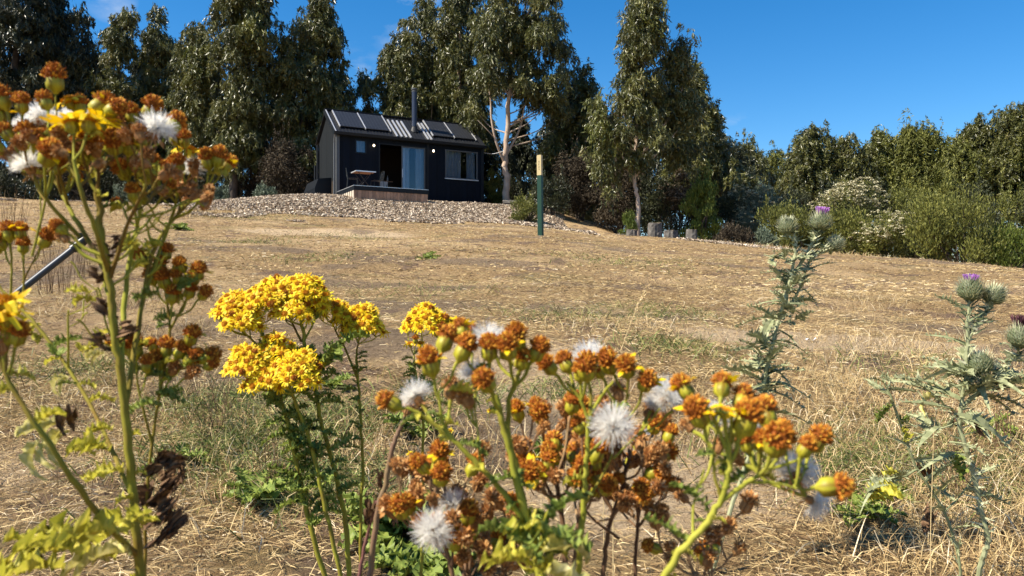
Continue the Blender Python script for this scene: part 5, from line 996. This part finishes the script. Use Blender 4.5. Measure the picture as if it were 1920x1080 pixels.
# dried-up brown ragworts filling the lower middle
def dry_plant(label, cx, D, base, stems, heads, n, box_, seed, ratio=.72, sc=.9, val=.35):
    rs = np.random.RandomState(seed); e = plant_root('ragwort', label, 'ragwort', *base, group='dried ragworts in the lower middle'); sb = MB()
    pts = skeleton(sb, stems, D, base, .0024, 0, val)
    for q in range(n):
        a = box_[0]+rs.rand()*(box_[1]-box_[0]); b = box_[2]+rs.rand()**1.1*(box_[3]-box_[2]); p = pt(a, b, D+rs.uniform(-.03, .05)); d = connect(sb, pts, p, .0007, 0, .2+.6*rs.rand())
        put_head(e, 'D' if rs.rand() < ratio else 'S', p, unit(d+rs.normal(size=3)*.25+[0, 0, .3]), sc*(.75+.45*rs.rand()))
    for (a, b, k, s, dd) in heads:
        p = pt(a, b, D+dd); d = connect(sb, pts, p, .0008, 0, .5); put_head(e, k, p, unit(d*.6+[0, -.5 if k == 'P' else -.1, .5]), s)
    sb.build('stem', M['dry_stem'], e, smooth=True); return e
e = dry_plant('dried brown ragwort under the single row of domes, left half of the dry mass', 1070, .46, (.055, .5), [([(1060,1085),(1055,980),(1040,890),(1020,830)], .9), ([(1075,1085,.01),(1085,980,.01),(1100,880,.01),(1110,820,.01)], -.8), ([(1050,960),(1010,880,.0),(990,830,0)], .5), ([(1085,960,.01),(1130,900,.01),(1150,860,.01)], .5), ([(1045,900),(1065,830,.01),(1070,790,.01)], .5)],
  [(975,790,'O',1.0,0),(1000,782,'O',.9,0),(1018,785,'D',1.1,0),(1060,780,'D',1.1,0),(1072,765,'D',1,0),(1090,785,'O',1,0),(1025,885,'O',1,-.02),(1000,905,'O',1.2,-.04),(1080,895,'S',1.1,-.02),(1115,885,'S',1.2,-.02)], 44, (970,1150,775,935), 1, .5, 1.0)
dry_plant('dried brown ragwort right half of the dry mass, tangled reddish stems', 1190, .47, (.1, .52), [([(1130,1085),(1140,1000),(1165,920),(1180,860)], .9), ([(1190,1085,.02),(1195,990,.02),(1205,900,.02),(1230,840,.02)], -.7), ([(1150,960),(1120,900,0),(1130,840,0)], .5), ([(1160,1010),(1100,960,-.01),(1085,900,-.01)], .4), ([(1195,990,.02),(1240,930,.02),(1250,880,.02)], .4)],
  [(1240,870,'D',1.3,-.02),(1215,870,'D',1.1,-.02),(1165,955,'D',1.3,-.03),(1250,830,'S',.9,0)], 48, (1105,1270,800,945), 2, .7, 1.0, .2)
dry_plant('low dried ragwort with two big white tufts at lower left of the middle', 810, .43, (-.035, .47), [([(850,1085),(835,1020),(815,950),(805,900)], .8), ([(850,1060),(800,1000,.01),(770,970,.01)], .5), ([(840,1030),(870,980,.01),(880,940,.01)], .4), ([(825,975),(850,930,.02),(862,900,.02)], .3)],
  [(815,1000,'P',1.25,-.03),(850,955,'P',1.1,.02),(822,870,'O',1.1,0),(745,968,'D',1.4,0),(770,962,'O',1,0),(788,950,'D',1.2,0),(755,892,'D',1.1,.02),(775,885,'D',1,.02),(870,975,'D',1.2,0),(832,905,'D',1,.02),(895,862,'D',1.1,.02)], 20, (735,900,880,1050), 3, .6, 1.0)
dry_plant('short dried ragwort with reddish bristly heads low in the middle', 920, .45, (.0, .49), [([(915,1085),(912,1040),(908,1000),(905,960)], .7), ([(940,1085,.01),(945,1030,.01),(950,980,.01)], -.6), ([(880,1085,.01),(882,1040,.01),(875,1010,.01)], -.5)],
  [(893,920,'D',1.2,.02),(940,955,'D',1,0),(915,975,'D',1.1,0),(965,990,'D',1.1,0),(862,1010,'S',1,0),(855,1000,'O',.9,0)], 32, (860,985,930,1085), 4, .8, 1.0, .5)
dry_plant('small dried ragwort under the leaning yellow-green stem', 1250, .45, (.13, .5), [([(1300,1085),(1290,1040),(1260,990),(1240,970)], .6), ([(1290,1040),(1310,1020,.0),(1330,1045,0)], .35), ([(1335,1085,.03),(1330,1000,.03),(1325,930,.03)], -.4)],
  [(1232,990,'D',1.4,0),(1250,975,'D',1,0),(1325,1065,'D',1.1,0),(1376,1040,'D',.9,.0),(1350,1010,'D',.8,.0)], 10, (1225,1400,940,1070), 5, .8, 1.0, .5)

# ---- yellow ragworts a step further away
def umbel_pts(cx, cy, rx, ry, n, rs):
    k = np.arange(n)+.5; r = np.sqrt(k/n); a = k*2.39996; x = np.cos(a)*r; y = np.sin(a)*r      # y = towards/away
    return [(cx+x_*rx+rs.normal()*2, cy+ry*(.75*(x_*x_+y_*y_)-.55)+rs.normal()*3, -y_*rx/F, np.array([x_*.55, -y_*.5 if y_ > 0 else -y_*.35, 1.0])) for x_, y_ in zip(x, y)]
def yellow_plant(label, D, base, lines, umbels, leaves, seed, r0=.0042, mat='rag_stem', val=.6, kind_mix=.1):
    rs = np.random.RandomState(seed); e = plant_root('ragwort', label, 'ragwort', *base, group='yellow ragworts in flower'); sb = MB()
    pts = skeleton(sb, lines, D, base, r0, 0, val); allh = []
    for (cx, cy, rx, ry, n, dD, tilt) in umbels:
        for (a, b, dy, dv_) in umbel_pts(cx, cy, rx, ry, int(n*1.6), rs):
            p = pt(a, b, D+dD+dy*D*1.0); allh.append((p, unit(dv_+np.array([0, -tilt, 0])+rs.normal(size=3)*.18)))
    allh.sort(key=lambda q: q[0][1]-q[0][2]*.6)
    mbs = MB(); rest = 0
    for i, (p, d) in enumerate(allh):
        dd = connect(sb, pts, p, .0009, 0, .75); k = 'Y' if rs.rand() > kind_mix else 'O'
        if i < 96: put_head(e, k, p, d, .72+.25*rs.rand())
        else: merge_heads(mbs, k, p, d, .72+.25*rs.rand()); rest += 1
    if rest: o = mbs.build('far_side_flowers', [M['cup'], M['disc'], M['ray'], M['floret']], e); o['kind'] = 'stuff'
    sb.build('stem', M[mat], e, smooth=True)
    for (x0_, y0_, x1_, y1_, n, s, kd) in leaves:
        for q in range(n):
            t = (q+rs.rand())/n; put_leaf(e, kd, pt(x0_+(x1_-x0_)*t, y0_+(y1_-y0_)*t, D+rs.normal()*.005), rs.rand()*6.28, .1+.9*rs.rand(), s*.72*(.5+.8*rs.rand()), roll=rs.normal()*.5)
    return e
yellow_plant('largest yellow ragwort, broad flat golden umbels on two leafy stems', 1.02, (-.2, 1.04),
 [([(612,1090),(580,980),(558,880),(538,790),(520,720),(505,660),(492,625)], 1.0), ([(655,1090,.03),(648,980,.03),(625,870,.03),(602,790,.02),(592,730,.01),(575,660,.0),(565,600,0)], -1.0), ([(640,1090,-.02),(612,960,-.02),(590,860,-.02),(572,800,-.02),(548,740,-.03),(535,700,-.04)], -.85), ([(530,760),(500,720,-.03),(478,700,-.04)], .5), ([(505,670),(470,635,0),(445,615,0)], .45), ([(565,640),(545,600,.02),(530,570,.02)], .4), ([(570,640),(590,600,.02),(600,570,.02)], .35)],
 [(446,590,42,58,34,0,.9),(450,612,36,34,16,-.02,1.2),(490,575,42,50,26,.0,.8),(520,556,44,50,28,.03,.7),(568,552,46,50,34,.03,.7),(588,575,26,46,18,.03,.9),(545,590,34,30,12,.0,1.2),(468,690,42,60,32,-.04,1.1),(500,720,38,44,18,-.05,1.3),(550,712,50,70,36,-.05,1.2),(520,660,34,40,16,-.02,.7),(575,690,24,40,12,-.03,1.0)],
 [(520,740,590,990,38,.8,'g'),(595,760,640,960,12,.75,'g'),(495,640,530,740,14,.6,'g'),(575,650,600,760,16,.65,'g'),(560,640,640,560,0,.6,'g'),(600,700,630,650,5,.9,'g'),(570,780,600,900,12,.8,'g')], 31)
yellow_plant('thin yellow ragwort with one rounded head on a bare reddish stalk', 1.08, (-.21, 1.1),
 [([(676,1090),(676,980),(680,880),(676,780),(672,720),(668,670)], .72), ([(670,710),(650,660,0),(632,625,0),(622,605,0)], .4), ([(668,670),(672,640,0)], .4)],
 [(625,588,28,36,18,0,.7),(652,602,24,34,12,0,.8),(680,615,34,66,38,0,.9)],
 [(668,660,674,780,12,.5,'g'),(674,780,678,960,9,.35,'g')], 32, val=.45)
yellow_plant('yellow ragwort peeping out behind the brown domes, with a small side flower', 1.12, (-.12, 1.15),
 [([(790,1090),(792,950),(793,820),(795,720),(797,660)], .75), ([(793,760),(780,700,0),(776,665,0)], .4), ([(796,690),(825,650,0),(840,635,0)], .45)],
 [(798,612,40,56,36,0,.8),(845,625,26,34,15,0,.6),(778,650,10,6,2,-.02,.3)],
 [(775,665,800,800,20,.55,'g'),(780,760,790,900,8,.5,'g')], 33)
def small_yellow(label, px, py, D, seed):
    x = (px-960)/F*D; e = plant_root('hawkbit', label, 'flower', x, D, group='small yellow flowers low in the grass'); sb = MB(); z = gzf(x, D); p = np.array([x, D, z+.05]); tube(sb, [(x, D, z), p], .001, 5); sb.build('stem', M['rag_stem'], e); put_head(e, 'Y', p, (0, -.6, .6), 1.2)
small_yellow('tiny yellow flower alone on the bare soil in the middle', 918, 838, 3.1, 1)
small_yellow('tiny yellow flower beside the white tufts, low on the left of the middle', 845, 890, 2.8, 2)
small_yellow('tiny yellow flower just left of the two white tufts', 770, 935, 2.6, 3)

# ------------------------------------------------------------------ thistles
def thistle_head(seed, R=.0185, H=.032, n=230, sp=.012):
    rs = np.random.RandomState(seed); mb = MB(); prof = [(R*.35, 0), (R*.85, H*.15), (R, H*.4), (R*.88, H*.7), (R*.6, H*.92), (R*.45, H)]
    lathe(mb, prof, 14, 0, .08)
    zs = np.linspace(.05, .97, n)
    for i, t in enumerate(zs):
        a = i*2.39996; r = np.interp(t*H, [p[1] for p in prof], [p[0] for p in prof]); u = np.array([math.cos(a), math.sin(a), 0]); s = np.array([-math.sin(a), math.cos(a), 0])
        b = u*r*.95+[0, 0, t*H]; d = unit(u*(1.1-.7*t)+np.array([0, 0, .5+.9*t])+rs.normal(size=3)*.12); l = sp*(.8+.7*rs.rand())*(1.15-.3*t); w_ = .0011
        mb.add([b-s*w_, b+s*w_, b+d*l*.35+s*w_*.7, b+d*l*.35-s*w_*.7, b+d*l, b+np.array([0, 0, .0015])+u*.001], [[0, 1, 2, 3]], 0, .1+.6*rs.rand()); mb.add([b+d*l*.35-s*w_*.7, b+d*l*.35+s*w_*.7, b+d*l], [[0, 1, 2]], 0, .6+.4*rs.rand())
    return proto(mb, 'thistle_head', M['spine'])
def tuft(seed, r, h, mat, n=170, base_z=.029):
    rs = np.random.RandomState(seed); mb = MB()
    for i in range(n):
        a = rs.rand()*6.28; q = math.sqrt(rs.rand()); b = np.array([math.cos(a)*q*r*.45, math.sin(a)*q*r*.45, base_z]); e_ = np.array([math.cos(a)*q*r*1.05, math.sin(a)*q*r*1.05, base_z+h*(.75+.35*rs.rand())]); s = unit(np.cross(e_-b, rs.normal(size=3)))*.0005
        mb.add([b-s, b+s, e_+s*1.5, e_-s*1.5], [[0, 1, 2, 3]], 0, rs.rand())
    return proto(mb, 'thistle_tuft', mat)
TH_ = [thistle_head(k) for k in range(3)]; TV = [tuft(1, .013, .017, M['violet']), tuft(2, .012, .012, M['violet'])]; TM = tuft(3, .019, .02, M['maroon'], 200, .028)
def spiny_leaf(seed, L_=.12, W_=.042, nl=6, droop=.3):
    rs = np.random.RandomState(seed); mb = MB(); m_ = nl*2+1; t = np.linspace(0, 1, m_); x = t*L_; z = -droop*t*t*L_; ph = .1*np.sin(t*5)
    mid = np.stack([x, np.sin(t*4)*.003, z], 1); w_ = (.007+.005*rs.rand(m_))*np.sin(np.pi*np.clip(t*.8+.2, 0, 1)); Lf = mid+np.stack([0*t, w_, w_*.5], 1); Rt = mid+np.stack([0*t, -w_, w_*.5], 1)
    V = np.stack([Lf, mid, Rt], 1).reshape(-1, 3); i = np.arange(m_-1)[:, None]*3; j = np.arange(2)[None]; mb.add(V, np.stack([i+j, i+j+3, i+j+4, i+j+1], -1).reshape(-1, 4), 0, .3+.4*rs.rand((m_-1)*2))
    for k in range(1, m_-1):
        for sgn in (-1, 1):
            if rs.rand() < .2: continue
            b = mid[k]+np.array([0, sgn*w_[k]*.8, 0]); l = W_*(.45+.6*rs.rand())*math.sin(math.pi*(.2+.75*t[k])); up = rs.normal()*.35+.25; d = unit(np.array([.75, sgn*1.0, up])); s = np.array([.0065, 0, 0])
            mb.add([b-s, b+s, b+d*l*.6+s*.5, b+d*l*.6-s*.5], [[0, 1, 2, 3]], 0, .2+.5*rs.rand()); mb.add([b+d*l*.6-s*.5, b+d*l*.6+s*.5, b+d*l*1.15], [[0, 1, 2]], 0, .9)
            d2 = unit(np.array([1.1, sgn*.3, up+.3])); mb.add([b+d*l*.3, b+d*l*.5+[.002, 0, 0], b+d*l*.4+d2*l*.5], [[0, 1, 2]], 0, .8)
    mb.add([mid[-1]+[0, .001, 0], mid[-1]-[0, .001, 0], mid[-1]+[.012, 0, -.002]], [[0, 1, 2]], 0, 1); return proto(mb, 'spiny_leaf', M['thistle'])
SL = [spiny_leaf(k, .12, .03, 6, .15+.2*k) for k in range(4)]
def thistle(label, D, base, lines, heads, leaves, seed, r0=.0062):
    rs = np.random.RandomState(seed); e = plant_root('thistle', label, 'thistle', *base, group='spiny thistles on the right'); sb = MB(); pts = skeleton(sb, lines, D, base, r0, 0, .55)
    for (a, b, k, s, dx, dd) in heads:
        p = pt(a, b, D+dd); d = connect(sb, pts, p, .0028, 0, .6); dv_ = unit(np.array([dx, -.1, 1])); q = QZ.rotation_difference(Vector(dv_)) @ Euler((0, 0, rs.rand()*6)).to_quaternion()
        h = link_copy('flower_head', TH_[rs.randint(3)], e, tuple(p-np.array(e.location)), q, s)
        if k == 'V': link_copy('petals', TV[0], h)
        if k == 'v': link_copy('petals', TV[1], h)
        if k == 'M': link_copy('petals', TM, h)
        for m_ in range(3):  # small leaves under the head
            a_ = rs.rand()*6.28; link_copy('leaf', SL[rs.randint(4)], e, tuple(p-np.array(e.location)-[0, 0, .005+.01*rs.rand()]), Euler((0, -(.7+.5*rs.rand()), a_)).to_quaternion(), .3+.15*rs.rand())
    # spiny wings along the stem
    for (P_, r) in [q for q in pts if rs.rand() < .9]:
        for m_ in range(4):
            d = rdir(1, rs)[0]; d[2] = abs(d[2])*.5; d = unit(d); s = np.array([0, 0, .003]); b = P_+rs.normal(size=3)*.003; l = .014+.02*rs.rand(); sb.add([b-s, b+s, b+d*l*.7, b+d*l+[0, 0, .003]], [[0, 1, 2, 3]], 1, rs.rand())
    sb.build('stem', [M['thistle'], M['spine']], e)
    for (a, b, az, el, s) in leaves: link_copy('leaf', SL[rs.randint(4)], e, tuple(pt(a, b, D+rs.normal()*.01)-np.array(e.location)), Euler((rs.normal()*.4, -el, az)).to_quaternion(), s)
    return e
rs = np.random.RandomState(77)
lv = [(1425,745,3.3,.3,.55),(1425,735,0,.1,.75),(1428,700,3.0,.5,.8),(1435,690,.2,-.1,.75),(1435,720,-.6,.3,.7),(1430,760,-2.4,.1,.7),(1445,650,3.2,.4,.65),(1450,640,.1,.2,.6),(1462,600,3.1,.3,.7),(1460,620,-.5,-.3,.6),(1475,570,3.3,.5,.5),(1478,560,.0,.1,.5),(1488,520,2.9,.6,.5),(1490,510,.3,.2,.45),(1500,480,3.1,.7,.45),(1515,480,.2,.5,.45),(1480,450,3.0,.3,.4),(1530,500,.3,.3,.4),(1422,780,.3,.2,.6),(1415,790,3.3,.2,.8),(1470,600,1.5,.5,.5),(1440,670,-1.6,.2,.5),(1450,600,3.0,.9,.5),(1500,540,-.2,-.4,.4)]
lv += [(1478+rs.normal()*14, 480+rs.rand()*130, rs.rand()*6.28, .3+.5*rs.rand(), .28+.2*rs.rand()) for _ in range(46)]+[(1420+rs.rand()*24, 630+rs.rand()*150, rs.rand()*6.28, .2+.6*rs.rand(), .4+.4*rs.rand()) for _ in range(34)]; lv = [(a_, b_, c_, d_, e_*1.25) for a_, b_, c_, d_, e_ in lv]
thistle('taller thistle with two pale buds and one violet flower, in front of the flowering shrubs', 1.9, (.49, 1.93),
 [([(1345,1040),(1372,950),(1402,860),(1422,775),(1438,690),(1455,620),(1472,560),(1485,510),(1492,460),(1484,430)], 1.0), ([(1485,520),(1510,480,0),(1528,445,0),(1532,430,0)], .75), ([(1515,490),(1540,470,0),(1552,462,0)], .6), ([(1475,580),(1498,545,.02),(1512,505,.02),(1525,480,.02)], .6)],
 [(1476,438,'n',1.15,-.05,0),(1536,432,'V',1.25,.1,0),(1558,468,'n',1.05,.75,0)], lv, 3)
lv = [(1790,770,3.3,.3,1.0),(1800,750,2.6,.5,1.1),(1810,740,.2,.1,1.1),(1830,740,0,.0,1.0),(1800,780,-.5,-.2,.9),(1840,730,.4,.4,1.0),(1870,700,.1,.1,.9),(1850,720,-.3,.2,1.0),(1812,650,3.0,.7,.6),(1815,620,.2,.6,.5),(1812,590,2.8,.9,.6),(1770,760,2.8,.9,.9),(1780,740,2.4,.8,.9),(1860,690,.3,.1,.8),(1880,680,.0,.2,.8),(1820,700,1.2,.9,.8),(1760,800,-2.5,-.2,.8),(1830,600,.1,.2,.4),(1780,830,-.4,0,.6),(1790,850,3.5,.1,.6),(1810,870,0,-.2,.5)]
lv += [(1790+rs.rand()*90, 690+rs.rand()*60, rs.rand()*6.28, .1+.7*rs.rand(), .45+.5*rs.rand()) for _ in range(26)]
thistle('shorter thistle by the right edge with a small violet flower on a round spiny head', 1.55, (.95, 1.6),
 [([(1840,960),(1820,870),(1800,800),(1805,740),(1812,680),(1814,620),(1816,575)], 1.0), ([(1815,640),(1832,605,0),(1850,580,0)], .65), ([(1808,730),(1830,700,0),(1838,690,0)], .7), ([(1805,760),(1850,720,0),(1890,680,-.02),(1908,665,-.03)], .7)],
 [(1818,562,'v',1.25,0,0),(1856,568,'n',1.1,.5,0),(1838,700,'n',1.25,-.1,0),(1910,650,'M',1.25,.15,-.05)], lv, 4, .0058)
dried = plant_root('dry_thistle', 'half-dead thistle sprawling low between the two tall ones, brown and yellowing', 'thistle', .86, 1.75)
sb = MB(); D = 1.7; pts = skeleton(sb, [([(1800,1060),(1770,960),(1720,880),(1700,830),(1680,770),(1665,730),(1652,705)], .8), ([(1720,880),(1680,900,0),(1640,915,0),(1620,935,0)], .6), ([(1700,830),(1740,810,0),(1775,800,0),(1800,790,0)], .6), ([(1770,960),(1800,930,0),(1830,890,0)], .5)], D, (.9, 1.78), .0045, 0, .45); sb.build('stem', M['thistle'], dried)
rs = np.random.RandomState(9)
for (P_, r) in pts[::2]:
    link_copy('leaf', SL[rs.randint(4)], dried, tuple(P_-np.array(dried.location)), Euler((rs.normal(), -(rs.rand()), rs.rand()*6.28)).to_quaternion(), .3+.4*rs.rand())
for (a, b, k, s) in [(1640,910,'y',1.2),(1625,920,'y',1.1),(1655,900,'y',1),(1760,745,'p',1.2),(1690,790,'g',.9),(1675,760,'g',.8),(1740,890,'b',1.4),(1790,800,'b',1.5),(1780,850,'g',1.2),(1620,940,'y',.9),(1745,960,'b',1.2),(1690,800,'y',.8)]: put_leaf(dried, k, pt(a, b, D), rs.rand()*6.28, rs.normal()*.5, s, roll=rs.normal()*.5)

# ------------------------------------------------------------------ rosettes, dry weeds, seeding grasses
def rosette(label, px, D, n, s, seed, kind='G'):
    rs = np.random.RandomState(seed); x = (px-960)/F*D; z = gzf(x, D); e = empty('leafy_weed', (x, D, z)); tag(e, label, 'weed', 'low green weeds in the grass')
    sb = MB(); tube(sb, [(x, D, z-.02), (x, D, z+.015)], .006, 6); sb.build('stem', M['rag_stem'], e)
    for q in range(n): put_leaf(e, kind, (x+rs.normal()*.008, D+rs.normal()*.008, z+.005+.02*rs.rand()), q*2.4+rs.rand()*.5, .2+.7*rs.rand(), s*(.6+.6*rs.rand()), roll=rs.normal()*.25)
rosette('big dark green leafy weed at the bottom, left of the white tufts', 745, 2.15, 26, 1.5, 1); rosette('dark green leafy weed cut by the bottom edge, under the white tufts', 800, 1.9, 26, 1.3, 2)
rosette('low green weed behind the big dark one', 775, 2.9, 16, 1.0, 3); rosette('green weed low between the orange heads and the tall thistle', 1130, 3.3, 14, .9, 4); rosette('green weed at the foot of the seeding ragwort', 950, 2.1, 14, 1.0, 5)
rosette('fresh green weed among the straw bottom right', 1660, 2.4, 14, .8, 6); rosette('green weed beside the grey stone', 1610, 2.2, 14, .9, 7); rosette('green weed in the grass under the right thistle', 1850, 3.1, 14, 1.0, 8)
rosette('fresh green weed under the leaves of the largest yellow ragwort', 480, 2.35, 16, 1.2, 9); rosette('green weed near the bottom left among withered leaves', 330, 2.6, 14, .9, 10); rosette('small green weed in the hollow behind the yellow ragworts', 620, 3.6, 12, .9, 11)
rosette('flat green weed on the slope below the chips, nearer the left', 335, 17, 16, 2.6, 12); rosette('flat green weed on the bare slope above the yellow flowers', 800, 11, 12, 1.8, 13); rosette('little green weed under the front row of domes', 1010, 2.7, 12, .9, 14)
def dry_weed(label, px, D, h, n, seed, mat='dry_stem', spread=.35, w_=.0025):
    rs = np.random.RandomState(seed); x = (px-960)/F*D; z = gzf(x, D); e = empty('dry_weed', (x, D, z)); tag(e, label, 'weed', 'dry standing weeds'); sb = MB()
    for q in range(n):
        a = rs.rand()*6.28; l = h*(.55+.5*rs.rand()); dx = math.cos(a)*spread*l*rs.rand(); dy = math.sin(a)*spread*l*rs.rand(); b = np.array([x+rs.normal()*h*.12, D+rs.normal()*h*.12, z]); P = catmull([b, b+[dx*.4, dy*.4, l*.5], b+[dx, dy, l]], 3); tube(sb, P, [w_, w_*.4], 4, 0, rs.rand())
        for m_ in range(9):
            t = .35+.6*rs.rand(); p = P[int(t*(len(P)-1))]; d = unit(rs.normal(size=3)*[1, 1, .4]+[0, 0, .6]); sb.add([p, p+d*h*.05+[w_, 0, 0], p+d*h*.1], [[0, 1, 2]], 0, rs.rand())
    sb.build('stem', M[mat], e)
dry_weed('bunch of dark dry stalks in the grass below the leaning pole', 110, 7.2, .6, 34, 1); dry_weed('sparse tall dry stalks at the left edge above the pole', 30, 12, 1.0, 22, 2, w_=.004); dry_weed('clump of dry stalks just right of the leaning pole', 155, 8.5, .55, 20, 3)
dry_weed('tangle of dry stems behind the right-hand ragwort spray', 1480, 2.5, .2, 26, 4, w_=.0012); dry_weed('dry brown stalks at the lower left of the yellow ragwort', 400, 2.9, .28, 22, 5, w_=.0013); dry_weed('dry reddish stalks at the far bottom right', 1800, 2.4, .3, 26, 6, w_=.0012); dry_weed('pale dry stalks at the right edge of the grass', 1890, 2.9, .35, 24, 7, w_=.0013); dry_weed('brown bent stalks left of the yellow stems', 520, 2.5, .2, 20, 8, w_=.0012); dry_weed('short dark stalks by the two tufts', 890, 2.6, .18, 16, 9, w_=.0012)
def seed_grass(label, P, D, w_=.0012, head=.04):
    x = pt(*P[0], D); rs = np.random.RandomState(int(P[0][0])); e = empty('grass_stalk', (x[0], D, gzf(x[0], D))); tag(e, label, 'grass stalk', 'tall seeding grass stalks'); sb = MB()
    Q = catmull([np.array([x[0], D, gzf(x[0], D)])]+[pt(a, b, D) for a, b in P], 5); tube(sb, Q, [w_, w_*.5], 5, 0, .8); sb.build('stem', M['straw'], e)
    d = unit(Q[-1]-Q[-3]); n = 90; t = rs.rand(n); B = Q[-1]+d*((t-.5)*head)[:, None]+rs.normal(size=(n, 3))*.0018; mb = MB(); diamonds(mb, B, d+rs.normal(size=(n, 3))*.35, .008, .0022, 0, .6+.4*rs.rand(n), rs); mb.build('seed_head', M['straw'], e)
seed_grass('tallest seeding grass stalk, pale spike leaning right above the brown domes', [(1150,700),(1165,655),(1185,600),(1202,562)], 1.7, .0013, .05)
seed_grass('short seeding grass stalk left of the tallest one', [(1132,720),(1134,680),(1136,650)], 1.8, .001, .035); seed_grass('thin grass stalk above the single white tuft', [(1062,700),(1072,650),(1078,622)], 1.9, .0008, .025)
seed_grass('thin grass stalk standing among the brown domes', [(1015,700),(1022,640),(1024,610)], 2.2, .0008, .025)
seed_grass('long pale grass stem lying out to the right at the lower right edge', [(1840,990),(1880,965),(1925,938)], 1.9, .0012, .03); seed_grass('pale stalk rising in front of the half-dead thistle', [(1745,1000),(1748,900),(1752,800),(1760,750)], 1.6, .001, .03)
print('objects', len(bpy.data.objects), 'polys', sum(len(o.data.polygons) for o in bpy.data.objects if o.type == 'MESH'))
